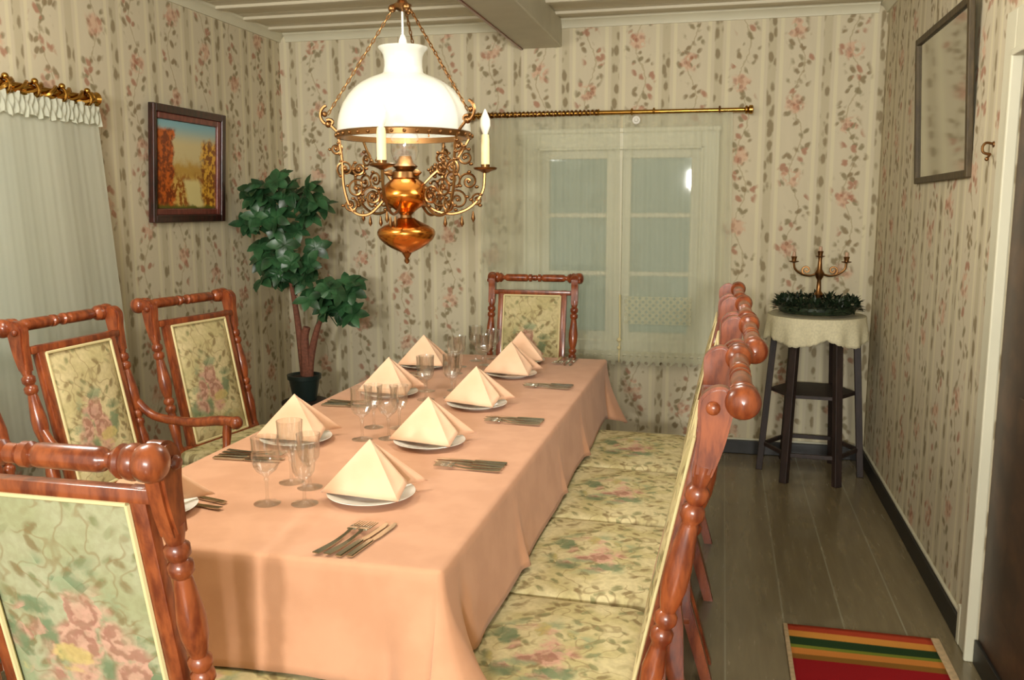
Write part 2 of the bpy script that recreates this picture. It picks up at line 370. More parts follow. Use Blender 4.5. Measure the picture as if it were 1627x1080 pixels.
# ------------------------------------------------------------------ mesh helpers
class MB:
    def __init__(s): s.bm = bmesh.new()
    def box(s, x0, x1, y0, y1, z0, z1, bev=0.0, mat=None):
        b = bmesh.new(); bmesh.ops.create_cube(b, size=1)
        for v in b.verts: v.co = Vector(((x0+x1)/2 + v.co.x*(x1-x0), (y0+y1)/2 + v.co.y*(y1-y0), (z0+z1)/2 + v.co.z*(z1-z0)))
        if bev: bmesh.ops.bevel(b, geom=b.edges[:], offset=bev, segments=2, affect='EDGES', profile=0.5)
        if mat is not None: b.transform(mat)
        s._join(b); return s
    def _join(s, b):
        me = bpy.data.meshes.new('tmp'); b.to_mesh(me); b.free(); s.bm.from_mesh(me); bpy.data.meshes.remove(me)
    def beam(s, p0, p1, w, d, bev=0.003, roll=None):
        """box with section w x d from p0 to p1; w lies along `roll` direction if given"""
        p0, p1 = Vector(p0), Vector(p1); a = (p1-p0); L = a.length; a.normalize()
        ref = Vector(roll) if roll else (Vector((1, 0, 0)) if abs(a.x) < 0.9 else Vector((0, 1, 0)))
        wx = (ref - a*ref.dot(a)).normalized(); dy = a.cross(wx)
        mt = Matrix(((wx.x, dy.x, a.x, p0.x), (wx.y, dy.y, a.y, p0.y), (wx.z, dy.z, a.z, p0.z), (0, 0, 0, 1)))
        return s.box(-w/2, w/2, -d/2, d/2, 0, L, bev, mt)
    def lathe(s, prof, p0=(0, 0, 0), p1=None, n=16, flute=None, cap=True):
        """prof = [(t, r)], t = metres along axis p0->p1 (or +z); if p1 given t is a 0..1 fraction"""
        p0 = Vector(p0)
        if p1 is not None: a = Vector(p1)-p0; L = a.length; a.normalize()
        else: a = Vector((0, 0, 1)); L = 1
        ref = Vector((1, 0, 0)) if abs(a.x) < 0.9 else Vector((0, 1, 0))
        ux = (ref - a*ref.dot(a)).normalized(); uy = a.cross(ux)
        rings = []
        for (t, r) in prof:
            rr = []
            for i in range(n):
                th = 2*PI*i/n; q = r
                if flute and flute[0] <= t <= flute[1]: q = r*(1 + flute[2]*math.cos(th*flute[3]))
                rr.append(s.bm.verts.new(p0 + a*(t*L) + ux*(q*math.cos(th)) + uy*(q*math.sin(th))))
            rings.append(rr)
        for k in range(len(rings)-1):
            for i in range(n): s.bm.faces.new((rings[k][i], rings[k][(i+1) % n], rings[k+1][(i+1) % n], rings[k+1][i]))
        if cap:
            if prof[0][1] > 1e-4: s.bm.faces.new(rings[0][::-1])
            if prof[-1][1] > 1e-4: s.bm.faces.new(rings[-1])
        return s
    def tube(s, pts, r, n=8, closed=False):
        pts = [Vector(p) for p in pts]; N = len(pts)
        R_ = r if isinstance(r, (list, tuple)) else [r]*N
        rings = []; prev = None
        for k in range(N):
            if closed: a = pts[(k+1) % N]-pts[k-1]
            else: a = pts[min(k+1, N-1)]-pts[max(k-1, 0)]
            a.normalize()
            if prev is None:
                ref = Vector((0, 0, 1)) if abs(a.z) < 0.9 else Vector((1, 0, 0)); ux = (ref-a*ref.dot(a)).normalized()
            else:
                ux = (prev-a*prev.dot(a)).normalized()
            prev = ux; uy = a.cross(ux)
            rings.append([s.bm.verts.new(pts[k]+ux*(R_[k]*math.cos(2*PI*i/n))+uy*(R_[k]*math.sin(2*PI*i/n))) for i in range(n)])
        for k in range(N if closed else N-1):
            A, B = rings[k], rings[(k+1) % N]
            for i in range(n): s.bm.faces.new((A[i], A[(i+1) % n], B[(i+1) % n], B[i]))
        if not closed: s.bm.faces.new(rings[0][::-1]); s.bm.faces.new(rings[-1])
        return s
    def ball(s, c, r, sz=(1, 1, 1), seg=14):
        b = bmesh.new(); bmesh.ops.create_uvsphere(b, u_segments=seg, v_segments=max(6, seg//2+1), radius=r)
        for v in b.verts: v.co = Vector((v.co.x*sz[0], v.co.y*sz[1], v.co.z*sz[2])) + Vector(c)
        s._join(b); return s
    def torus(s, c, R_, r, axis='Z', n=20, m=8):
        pts = []
        for i in range(n):
            a = 2*PI*i/n; x, y = R_*math.cos(a), R_*math.sin(a)
            pts.append(Vector(c) + (Vector((x, y, 0)) if axis == 'Z' else Vector((0, x, y)) if axis == 'X' else Vector((x, 0, y))))
        return s.tube(pts, r, m, closed=True)
    def prism(s, outline, axis, a0, a1, bev=0.0):
        """outline = 2-D points in the two other axes"""
        b = bmesh.new()
        def P(q, a): return Vector((a, q[0], q[1])) if axis == 'X' else Vector((q[0], a, q[1])) if axis == 'Y' else Vector((q[0], q[1], a))
        A = [b.verts.new(P(q, a0)) for q in outline]; B = [b.verts.new(P(q, a1)) for q in outline]; n = len(outline)
        fa = b.faces.new(A); fb = b.faces.new(B[::-1])
        for i in range(n): b.faces.new((A[i], B[i], B[(i+1) % n], A[(i+1) % n]))
        bmesh.ops.recalc_face_normals(b, faces=b.faces[:])
        if bev: bmesh.ops.bevel(b, geom=list(set(list(fa.edges)+list(fb.edges))), offset=bev, segments=2, affect='EDGES')
        s._join(b); return s
    def grid(s, f, nu, nv, closed_u=False):
        vs = [[s.bm.verts.new(Vector(f(i/nu, j/nv))) for j in range(nv+1)] for i in range(nu if closed_u else nu+1)]
        for i in range(nu):
            for j in range(nv):
                a, b_ = vs[i], vs[(i+1) % len(vs)]
                try: s.bm.faces.new((a[j], b_[j], b_[j+1], a[j+1]))
                except ValueError: pass
        return s
    def build(s, name, mat, parent=None, smooth=35, solid=0.0, recalc=True, sub=0):
        if recalc: bmesh.ops.recalc_face_normals(s.bm, faces=s.bm.faces[:])
        me = bpy.data.meshes.new(name); s.bm.to_mesh(me); s.bm.free()
        me.materials.append(mat)
        if smooth:
            for p in me.polygons: p.use_smooth = True
            me.set_sharp_from_angle(angle=math.radians(smooth))
        o = bpy.data.objects.new(name, me); C.objects.link(o)
        if parent is not None: o.parent = parent
        if solid:
            md = o.modifiers.new('thickness', 'SOLIDIFY'); md.thickness = solid; md.offset = 0
        if sub:
            md = o.modifiers.new('smooth', 'SUBSURF'); md.levels = sub; md.render_levels = sub
        return o

def tag(o, label=None, cat=None, group=None, kind=None):
    if label: o['label'] = label
    if cat: o['category'] = cat
    if group: o['group'] = group
    if kind: o['kind'] = kind
    return o
def empty(name, loc=(0, 0, 0), rz=0.0, label=None, cat=None, group=None):
    o = bpy.data.objects.new(name, None); C.objects.link(o); o.empty_display_size = 0.05
    o.location = loc; o.rotation_euler = (0, 0, rz); return tag(o, label, cat, group)
def copy_tree(o, parent=None):
    c = o.copy(); C.objects.link(c)
    if parent is not None: c.parent = parent
    for ch in list(o.children): copy_tree(ch, c)
    return c
def structure(o, label=None):
    o['kind'] = 'structure'
    if label: o['label'] = label
    return o

# ------------------------------------------------------------------ room shell
XL, XR, YB, ZC = -2.877, 0.863, 5.467, 2.637
Y0 = -0.9
structure(MB().box(XL-0.15, 2.4, Y0, YB+0.15, -0.12, 0.0).build('floor', M['floor'], smooth=0), 'dark painted plank floor')
cl = MB()
yy = Y0
while yy < YB + 0.1:                                # boards running across the room, with a V groove between
    y1_ = min(yy + 0.165, YB + 0.15)
    cl.box(XL-0.15, XR+0.15, yy + 0.002, y1_ - 0.002, ZC, ZC + 0.03, 0.006); yy += 0.165
cl.box(XL-0.15, XR+0.15, Y0, YB+0.15, ZC+0.02, ZC+0.12)
yy = YB - 0.19
while yy > Y0:
    cl.box(XL, XR, yy - 0.03, yy + 0.03, ZC-0.016, ZC+0.01, 0.006); yy -= 0.30
structure(cl.build('ceiling', M['ceiling'], smooth=0), 'pale painted board ceiling')
M['wp_back'] = wallpaper('floral_stripe_wallpaper_back', 0, 0.057 + 0.303*20)
M['wp_left'] = wallpaper('floral_stripe_wallpaper_left', 1, 0.12 + 0.303*20)
M['wp_right'] = wallpaper('floral_stripe_wallpaper_right', 1, 0.02 + 0.303*20)
# back wall with the window hole
WX0, WX1, WZ0, WZ1 = -1.13, -0.13, 0.66, 1.87
b = MB()
b.box(XL-0.15, WX0, YB, YB+0.15, 0, ZC); b.box(WX1, XR+0.15, YB, YB+0.15, 0, ZC)
b.box(WX0, WX1, YB, YB+0.15, 0, WZ0); b.box(WX0, WX1, YB, YB+0.15, WZ1, ZC)
structure(b.build('wall_back', M['wp_back'], smooth=0), 'far wall with floral striped wallpaper')
LY0, LY1, LZ0, LZ1 = 2.05, 3.2, 0.75, 1.85
b = MB()
b.box(XL-0.15, XL, Y0, LY0, 0, ZC); b.box(XL-0.15, XL, LY1, YB, 0, ZC)
b.box(XL-0.15, XL, LY0, LY1, 0, LZ0); b.box(XL-0.15, XL, LY0, LY1, LZ1, ZC)
structure(b.build('wall_left', M['wp_left'], smooth=0), 'left wall with floral striped wallpaper')
DY1, DZ = 3.02, 1.96
b = MB()
b.box(XR, XR+0.15, DY1, YB, 0, ZC); b.box(XR, XR+0.15, 2.1, DY1, DZ, ZC); b.box(XR, XR+0.15, Y0, 2.1, 0, ZC)
structure(b.build('wall_right', M['wp_right'], smooth=0), 'right wall with floral striped wallpaper')

# baseboards and mouldings
b = MB(); b.box(XL, XR-0.02, YB-0.022, YB, 0, 0.085, 0.004)
structure(b.build('baseboard_back', M['black_paint'], smooth=0))
b = MB(); b.box(XR-0.022, XR, 3.165, YB-0.022, 0, 0.085, 0.004)
structure(b.build('baseboard_right', M['black_paint'], smooth=0))
b = MB(); b.box(XL, XL+0.022, Y0, YB-0.022, 0, 0.085, 0.004)
structure(b.build('baseboard_left', M['black_paint'], smooth=0))
def crown(name, p):
    o = MB()
    pr = [(0, 0), (0, -0.055), (-0.012, -0.055), (-0.016, -0.04), (-0.03, -0.02), (-0.045, -0.012), (-0.05, 0)]
    if p == 'back': o.prism([(YB+q[0], ZC+q[1]) for q in pr], 'X', XL+0.05, XR-0.05)
    if p == 'left': o.prism([(XL-q[0], ZC+q[1]) for q in pr], 'Y', Y0, YB)
    if p == 'right': o.prism([(XR+q[0], ZC+q[1]) for q in pr], 'Y', Y0, YB)
    return structure(o.build(name, M['pale_paint'], smooth=30))
crown('trim_1', 'back'); crown('trim_2', 'left'); crown('trim_3', 'right')
# thin pale quarter round above the black boards
structure(MB().box(XL+0.02, XR-0.02, YB-0.012, YB, 0.085, 0.097, 0.003).build('trim_4', M['pale_paint'], smooth=0))
structure(MB().box(XR-0.012, XR, 3.165, YB-0.012, 0.085, 0.097, 0.003).build('trim_5', M['pale_paint'], smooth=0))
# beam along the ceiling
b = MB().box(-1.237, -0.989, Y0, YB, 2.473, ZC, 0.008)
structure(b.build('trim_6', M['beam_paint'], smooth=0), 'grey painted ceiling beam')
MBm = MB().box(-1.247, -1.232, Y0, YB, 2.466, 2.482, 0.002)  # thin reddish strip on the lower left edge
structure(MBm.build('trim_7', M['frame_red'], smooth=0), 'thin reddish strip along beam edge')

# door opening in the right wall
d1 = MB()
d1.box(XR-0.022, XR, 3.03, 3.135, 0, 2.10, 0.006); d1.box(XR-0.024, XR, 3.135, 3.165, 0, 0.14, 0.004)
d1.box(XR-0.022, XR, 1.9, 3.03, 1.97, 2.10, 0.006)
d1.box(XR-0.032, XR+0.004, 3.018, 3.036, 0, 1.975, 0.005)
d1.box(XR-0.032, XR+0.004, 2.1, 3.03, 1.955, 1.975, 0.004)
dc = structure(d1.build('door_1', M['pale_paint'], smooth=0), 'pale door casing with dark brown door')
dl_ = MB().box(XR+0.006, XR+0.05, 2.102, 3.015, 0.02, 1.955, 0.003)
dl_.box(XR+0.0, XR+0.008, 2.25, 2.80, 0.25, 0.95, 0.003); dl_.box(XR+0.0, XR+0.008, 2.25, 2.80, 1.1, 1.8, 0.003)
dl_.build('door_leaf', M['door'], dc, smooth=0)
MB().box(XR-0.006, XR+0.006, 2.11, 3.01, 0.0, 0.085, 0.002).build('kick_board', M['black_paint'], dc, smooth=0)

# back window
w = MB()
for (x0, x1, z0, z1) in ((-1.22, -1.12, 0.58, 1.96), (-0.14, -0.04, 0.58, 1.96), (-1.12, -0.14, 1.86, 1.96), (-1.12, -0.14, 0.58, 0.68)):
    w.box(x0, x1, YB-0.022, YB, z0, z1, 0.005)
for (x0, x1, z0, z1) in ((-1.225, -1.205, 0.58, 1.96), (-1.135, -1.118, 0.67, 1.87), (-0.142, -0.125, 0.67, 1.87), (-0.055, -0.035, 0.58, 1.96)): w.box(x0, x1, YB-0.036, YB-0.02, z0, z1, 0.004)
w.box(-1.135, -0.125, YB-0.036, YB-0.02, 1.855, 1.872, 0.004)
w.box(-1.235, -0.025, YB-0.035, YB-0.003, 1.955, 1.985, 0.005); w.box(-1.24, -0.02, YB-0.05, YB-0.003, 0.56, 0.59, 0.006)
win = structure(w.build('window_1', M['pale_paint'], smooth=0), 'white two casement window behind sheer curtain')
def casement(x0, x1, z0, z1, y, parent, bars, pane_mat, axis='X'):
    s_ = MB(); t_ = 0.055
    def bx(a0, a1, q0, q1, dep=0.035):
        if axis == 'X': s_.box(a0, a1, y, y+dep, q0, q1, 0.004)
        else: s_.box(y-dep, y, a0, a1, q0, q1, 0.004)
    bx(x0, x0+t_, z0, z1); bx(x1-t_, x1, z0, z1); bx(x0+t_, x1-t_, z0, z0+t_); bx(x0+t_, x1-t_, z1-t_, z1)
    for zb in bars: bx(x0+t_, x1-t_, zb-0.014, zb+0.014, 0.028)
    so = s_.build('sash', M['pale_paint'], parent, smooth=0)
    g = MB()
    if axis == 'X': g.box(x0+t_-0.005, x1-t_+0.005, y+0.015, y+0.019, z0+t_-0.005, z1-t_+0.005)
    else: g.box(y-0.019, y-0.015, x0+t_-0.005, x1-t_+0.005, z0+t_-0.005, z1-t_+0.005)
    g.build('pane', pane_mat, so, smooth=0)
casement(-1.12, -0.65, 0.68, 1.86, YB+0.01, win, (1.46, 1.10), M['pane'])
casement(-0.61, -0.14, 0.68, 1.86, YB+0.01, win, (1.46, 1.10), M['pane'])
MB().box(-0.655, -0.605, YB-0.012, YB+0.05, 0.68, 1.86, 0.005).build('mullion', M['pale_paint'], win, smooth=0)
# left window
w = MB()
for (y0, y1, z0, z1) in ((LY0-0.09, LY0, LZ0-0.08, LZ1+0.09), (LY1, LY1+0.09, LZ0-0.08, LZ1+0.09), (LY0, LY1, LZ1, LZ1+0.09), (LY0, LY1, LZ0-0.08, LZ0)):
    w.box(XL, XL+0.022, y0, y1, z0, z1, 0.005)
win2 = structure(w.build('window_2', M['pale_paint'], smooth=0), 'white window behind dense sheer curtain on left wall')
casement(LY0, (LY0+LY1)/2-0.02, LZ0, LZ1, XL-0.01, win2, (1.35,), M['pane'], 'Y')
casement((LY0+LY1)/2+0.02, LY1, LZ0, LZ1, XL-0.01, win2, (1.35,), M['pane'], 'Y')
MB().box(XL-0.05, XL+0.01, (LY0+LY1)/2-0.025, (LY0+LY1)/2+0.025, LZ0, LZ1, 0.005).build('mullion', M['pale_paint'], win2, smooth=0)

# ------------------------------------------------------------------ curtains and rods
YC = YB - 0.085
cur = empty('sheer_curtain', (0, 0, 0), 0, 'sheer pale curtain with lace hem over the far wall window', 'curtain')
def panel_back(x0t, x1t, x0b, x1b, z1, z0, ph, waves=16):
    def f(u, v):
        z = z1 + (z0-z1)*v
        x = (x0t + (x1t-x0t)*u)*(1-v) + (x0b + (x1b-x0b)*u)*v
        y = YC + 0.0045*math.sin(u*waves*2*PI + ph + 1.5*math.sin(u*7+v)) + 0.004*math.sin(u*waves*0.37*2*PI + 3*v) 
        return (x, y, z)
    return f
ZT, ZH = 2.055, 0.61
MB().grid(panel_back(-1.47, -0.62, -1.50, -0.60, ZT, ZH, 0.3), 220, 10).build('curtain_panel', M['sheer'], cur, smooth=80)
MB().grid(panel_back(-0.60, 0.035, -0.59, 0.065, ZT, ZH, 1.3, 12), 200, 10).build('curtain_panel', M['sheer'], cur, smooth=80)
def band(x0, x1, z1, z0, scal):
    def f(u, v):
        x = x0 + (x1-x0)*u
        zb = z0 - (0.018*abs(math.sin(u*scal*PI)) if scal else 0)
        return (x, YC - 0.016 + 0.006*math.sin(u*40), z1 + (zb-z1)*v)
    return f
MB().grid(band(-1.50, -0.60, ZH+0.02, ZH-0.05, 14), 140, 3).build('lace_hem', M['edge_lace'], cur, smooth=80)
MB().grid(band(-0.59, 0.065, ZH+0.02, ZH-0.05, 10), 120, 3).build('lace_hem', M['edge_lace'], cur, smooth=80)
MB().grid(band(-0.57, -0.17, 0.97, 0.80, 0), 60, 4).build('lace_inset', M['lattice_lace'], cur, smooth=80)
b = MB()
for xx in (-0.60,): 
    b.tube([(xx, YC-0.02, 0.98), (xx+0.004, YC-0.024, 0.75), (xx, YC-0.02, 0.56)], 0.005, 6)
    b.ball((xx, YC-0.025, 0.70), 0.014); b.ball((xx, YC-0.025, 0.65), 0.012)
b.build('tie_cord', M['piping'], cur)

rod = empty('curtain_rod', (0, 0, 0), 0, 'long brass curtain rod above the far wall window', 'curtain rod')
zr, yr = 2.075, YB-0.075
b = MB(); b.lathe([(0, .008), (0, .013), (1, .013), (1, .008)], (-1.52, yr, zr), (0.10, yr, zr-0.008), 14); b.build('pole', M['brass'], rod)
def twist(b, x0, x1, y, z, R_, r, turns, ph=0, n=160, ax='X'):
    pts = []
    for k in range(n+1):
        t = k/n; a = turns*2*PI*t + ph
        if ax == 'X': pts.append((x0+(x1-x0)*t, y+R_*math.cos(a), z+R_*math.sin(a)))
        else: pts.append((y+R_*math.cos(a), x0+(x1-x0)*t, z+R_*math.sin(a)))
    b.tube(pts, r, 6)
b = MB()
twist(b, -1.45, -0.75, yr, zr-0.003, 0.015, 0.006, 14); twist(b, -1.45, -0.75, yr, zr-0.003, 0.015, 0.006, 14, PI)
b.build('twisted_sleeve', M['old_brass'], rod)
for xx in (-1.5, -0.75, -0.55, -0.42): b = MB(); b.torus((xx, yr, zr-0.003), 0.016, 0.006, 'X', 16, 8); b.build('ring', M['brass'], rod)
for xe, sg in ((0.10, 1), (-1.52, -1)):
    b = MB(); b.lathe([(0, .012), (.1, .022), (.3, .024), (.4, .015), (.55, .026), (.9, .026), (1, .018)], (xe-0.0, yr, zr-0.008), (xe+0.05*sg, yr, zr-0.008), 14); b.build('finial', M['brass'], rod)
for xx in (-1.47, -0.04):
    b = MB(); b.lathe([(0, .02), (.1, .02), (.15, .008), (1, .008)], (xx, YB, zr-0.006), (xx, yr, zr-0.006), 10); b.torus((xx, yr, zr-0.006), 0.019, 0.006, 'X', 16, 8); b.build('bracket', M['old_brass'], rod)
b = MB(); b.torus((-0.52, YC-0.022, 2.02), 0.018, 0.007, 'Y', 16, 8); b.ball((-0.52, YC-0.03, 2.02), 0.013)
tag(b.build('curtain_clip', M['china']), 'small round white clip at the top of the far curtain', 'curtain clip')

# left curtain
XC = XL + 0.085
cur2 = empty('window_curtain', (0, 0, 0), 0, 'dense pale sheer curtain with gathered heading on the left wall', 'curtain')
def lc(u, v):
    z = 1.925 + (0.53-1.925)*v
    y = 1.80 + (3.55+0.11*v-1.80)*u
    x = XC + 0.0002*math.sin(u*53*2*PI + 3*math.sin(v*2+u*9)) + 0.0004*math.sin(u*u*19*2*PI+v) + 0.003*math.sin(u*6*2*PI+1) + 0.02*v
    return (x, y, z)
MB().grid(lc, 420, 12).build('curtain_panel', M['sheer_dense'], cur2, smooth=80)
def ruffle(u, v):
    z = 1.965 - 0.085*v + 0.008*math.sin(u*150)
    return (XC + 0.02 + 0.007*math.sin(u*60*2*PI + v*3+2*math.sin(u*50))+0.004*math.sin(u*97*2*PI-v*4), 1.80 + 1.75*u, z)
MB().grid(ruffle, 600, 5).build('gathered_heading', M['sheer_dense'], cur2, smooth=80)
b = MB(); b.grid(lambda u, v: (XC + 0.034+0.004*math.sin(u*41*2*PI), 1.80+1.87*u, 0.545 - v*(0.06+0.012*abs(math.sin(u*60)))), 300, 2)
b.build('lace_hem', M['sheer_dense'], cur2, smooth=80)
rod2 = empty('curtain_pole', (0, 0, 0), 0, 'ornate twisted brass curtain pole on the left wall', 'curtain rod')
xr_, zr2 = XC + 0.005, 1.995
b = MB(); b.lathe([(0, .014), (1, .014)], (xr_, 1.7, zr2), (xr_, 3.54, zr2), 12); b.build('pole', M['brass'], rod2)
b = MB(); twist(b, 1.72, 3.5, xr_, zr2, 0.022, 0.011, 11, 0, 260, 'Y'); twist(b, 1.72, 3.5, xr_, zr2, 0.022, 0.009, 11, PI, 260, 'Y')
b.build('twisted_sleeve', M['brass'], rod2)
for k in range(12):
    b = MB(); yk = 3.48 - k*0.155; b.torus((xr_, yk, zr2-0.008), 0.03, 0.007, 'Y', 16, 8); b.ball((xr_+0.01, yk, zr2+0.028), 0.014)
    b.build('ring', M['brass'], rod2)
b = MB(); b.lathe([(0, .015), (.2, .03), (.4, .03), (.55, .018), (.8, .032), (1, .01)], (xr_, 3.49, zr2), (xr_, 3.56, zr2), 14); b.build('finial', M['brass'], rod2)
b = MB(); b.lathe([(0, .022), (.2, .01), (1, .01)], (XL, 3.5, zr2), (xr_, 3.5, zr2), 10); b.build('bracket', M['old_brass'], rod2)

# ------------------------------------------------------------------ chairs
def smooth_pts(p, k=6):
    out = []
    n = len(p)
    for i in range(n-1):
        p0, p1, p2, p3 = p[max(i-1, 0)], p[i], p[i+1], p[min(i+2, n-1)]
        for j in range(k):
            t = j/k
            out.append(tuple(0.5*((2*p1[a])+(-p0[a]+p2[a])*t+(2*p0[a]-5*p1[a]+4*p2[a]-p3[a])*t*t+(-p0[a]+3*p1[a]-3*p2[a]+p3[a])*t**3) for a in range(len(p1))))
    out.append(tuple(p[-1])); return out

def cushion(x0f, x1b, y0, y1, z0, z1, n=26):
    """upholstered seat pad, wider in front"""
    b = MB()
    def prof(u, v):
        # superellipse footprint
        a = u*2*PI; c, s_ = math.cos(a), math.sin(a)
        e = 0.14
        X = math.copysign(abs(c)**e, c); Y = math.copysign(abs(s_)**e, s_)
        return X, Y
    rings = [(0.0, 0.985), (0.3, 1.0), (0.62, 1.0), (0.80, 0.985), (0.90, 0.955), (0.955, 0.88), (0.985, 0.62), (1.0, 0.3), (1.002, 0.0001)]
    N = 64; vs = []
    for (h, k) in rings:
        r_ = []
        for i in range(N):
            X, Y = prof(i/N, 0)
            X *= k; Y *= k
            y = (y0+y1)/2 + Y*(y1-y0)/2
            wd = x1b + (x0f-x1b)*(y-y0)/(y1-y0)
            r_.append(b.bm.verts.new((X*wd, y, z0+(z1-z0)*h)))
        vs.append(r_)
    for k in range(len(vs)-1):
        for i in range(N): b.bm.faces.new((vs[k][i], vs[k][(i+1) % N], vs[k+1][(i+1) % N], vs[k+1][i]))
    b.bm.faces.new(vs[0][::-1])
    return b

LEAN0, LEAN1 = (-0.212, 0.44), (-0.350, 1.11)
def yl(z): return LEAN0[0] + (LEAN1[0]-LEAN0[0])*(z-LEAN0[1])/(LEAN1[1]-LEAN0[1])
PX = 0.245
def make_chair(arms=False, zu=0.0):
    global LEAN1
    LEAN1 = (-0.350 - zu*0.2, 1.11 + zu)
    ch = empty('dining_chair')
    # seat
    cushion(0.300, 0.285, -0.205, 0.232, 0.425, 0.494).build('seat', M['seat_fabric'], ch, smooth=60)
    b = MB()
    b.prism([(-0.235, -0.205), (0.235, -0.205), (0.26, 0.215), (-0.26, 0.215)], 'Z', 0.365, 0.428, 0.004)
    b.build('seat_frame', M['wood'], ch)
    # front legs (turned)
    for s_ in (-1, 1):
        b = MB()
        b.lathe([(0, .014), (.04, .02), (.08, .016), (.12, .022), (.3, .017), (.55, .026), (.62, .019), (.66, .029), (.70, .019), (.74, .028), (.80, .028)], (s_*0.228, 0.185, 0), (s_*0.228, 0.185, 0.42), 14)
        b.box(s_*0.228-0.024, s_*0.228+0.024, 0.16, 0.208, 0.33, 0.42, 0.003)
        b.build('leg', M['wood'], ch)
    # back legs
    for s_ in (-1, 1):
        b = MB()
        b.prism([(-0.325, 0), (-0.290, 0), (-0.205, 0.28), (-0.188, 0.47), (-0.235, 0.49), (-0.245, 0.42), (-0.25, 0.27)], 'X', s_*PX-0.019, s_*PX+0.019, 0.004)
        b.build('leg', M['wood'], ch)
    # turned posts
    for s_ in (-1, 1):
        p0 = (s_*PX, yl(0.46), 0.46); p1 = (s_*PX, yl(0.975+zu), 0.975+zu)
        b = MB()
        pr = [(0, .019), (.04, .021), (.10, .015), (.16, .019), (.27, .023), (.35, .0165), (.365, .0155), (.385, .022), (.41, .022), (.425, .0145), (.445, .022), (.47, .022), (.485, .015),
              (.51, .019), (.57, .025), (.64, .026), (.72, .021), (.79, .0165), (.80, .015), (.82, .0225), (.85, .0225), (.865, .0145), (.885, .0225), (.915, .0225), (.93, .015), (.97, .020), (1, .021)]
        b.lathe(pr, p0, p1, 18); b.build('back_post', M['wood'], ch, smooth=50)
        # scrolled head
        o = smooth_pts([(yl(z_+zu)+o_, z_+zu) for z_, o_ in ((.955, -.018), (1.005, -.026), (1.055, -.028), (1.097, -.026), (1.123, -.006), (1.123, .020), (1.103, .038), (1.077, .036), (1.045, .028), (.995, .022), (.955, .018))], 5)
        b = MB(); b.prism(o, 'X', s_*PX-0.019, s_*PX+0.019, 0.006)
        b.lathe([(0, .010), (.1, .013), (.25, .010), (.3, .008)], (s_*PX+0.019*s_, yl(1.085+zu)+0.010, 1.087+zu), (s_*PX+0.06*s_, yl(1.085+zu)+0.010, 1.087+zu), 12)
        b.build('post_head', M['wood'], ch, smooth=50)
    # turned top rail with ball ends
    yr_, zr_ = yl(1.095+zu)-0.040, 1.10+zu
    L = 0.285
    def sym(pr): return [(-t, r) for t, r in pr[::-1]] + pr
    half = [(0.0, .017), (.010, .017), (.014, .012), (.020, .022), (.034, .022), (.040, .013), (.046, .020), (.056, .0215), (.165, .0215), (.175, .019), (.180, .013), (.190, .013), (.196, .022), (.208, .029), (.214, .025), (.222, .030), (.232, .031), (.240, .027), (.246, .031), (.262, .033), (.276, .029), (.284, .018), (.288, .0005)]
    pr = [(-t, r) for t, r in half[::-1][:-1]] + half
    b = MB(); b.lathe([((t+0.288)/0.576, r) for t, r in pr], (-0.288, yr_, zr_), (0.288, yr_, zr_), 22); b.build('top_rail', M['wood'], ch, smooth=50)
    # fabric panel and its frame, leaning with the posts
    zt, zb = 1.035+zu, 0.47
    fr = empty('tmp')
    bpy.data.objects.remove(fr)
    off = 0.012
    b = MB()
    def P(x, z, d=0): return (x, yl(z)+off+d, z)
    for s_ in (-1, 1): b.beam(P(s_*0.185, zb), P(s_*0.185, zt), 0.034, 0.026, 0.004, (1, 0, 0))
    b.beam(P(-0.226, zt-0.014), P(0.226, zt-0.014), 0.026, 0.030, 0.004, (0, 0, 1))
    b.beam(P(-0.235, zb+0.012), P(0.235, zb+0.012), 0.026, 0.034, 0.004, (0, 0, 1))
    b.build('back_frame', M['wood'], ch)
    def pad(sgn, bulge):
        def f(u, v):
            x = -0.166 + 0.332*u; z = zb+0.03 + (zt-0.034-zb-0.03)*v
            e = (1-(2*u-1)**6)*(1-(2*v-1)**6)
            return (x, yl(z)+off+sgn*(0.006+bulge*e), z)
        return f
    b = MB(); b.grid(pad(1, 0.020), 16, 20); b.build('back_pad', M['back_fabric'], ch, smooth=80, recalc=False)
    b = MB(); b.grid(pad(-1, 0.008), 16, 20); o = b.build('rear_pad', M['rear_fabric'], ch, smooth=80, recalc=False)
    b = MB()
    for sgn in (1, -1):
        x_, z0_, z1_ = 0.166, zb+0.028, zt-0.03
        pts = [(-x_, z0_), (x_, z0_), (x_, z1_), (-x_, z1_)]
        for k in range(4):
            a, c = pts[k], pts[(k+1) % 4]
            b.tube([(a[0], yl(a[1])+off+sgn*0.014, a[1]), (c[0], yl(c[1])+off+sgn*0.014, c[1])], 0.0055, 6)
    b.build('piping', M['piping'], ch)
    b = MB()
    for s_ in (-1, 1): b.beam((s_*0.235, -0.25, 0.2), (s_*0.228, 0.185, 0.2), 0.02, 0.02, 0.003)
    b.beam((-0.23, 0.0, 0.2), (0.23, 0.0, 0.2), 0.02, 0.02, 0.003)
    b.build('stretcher', M['wood'], ch)
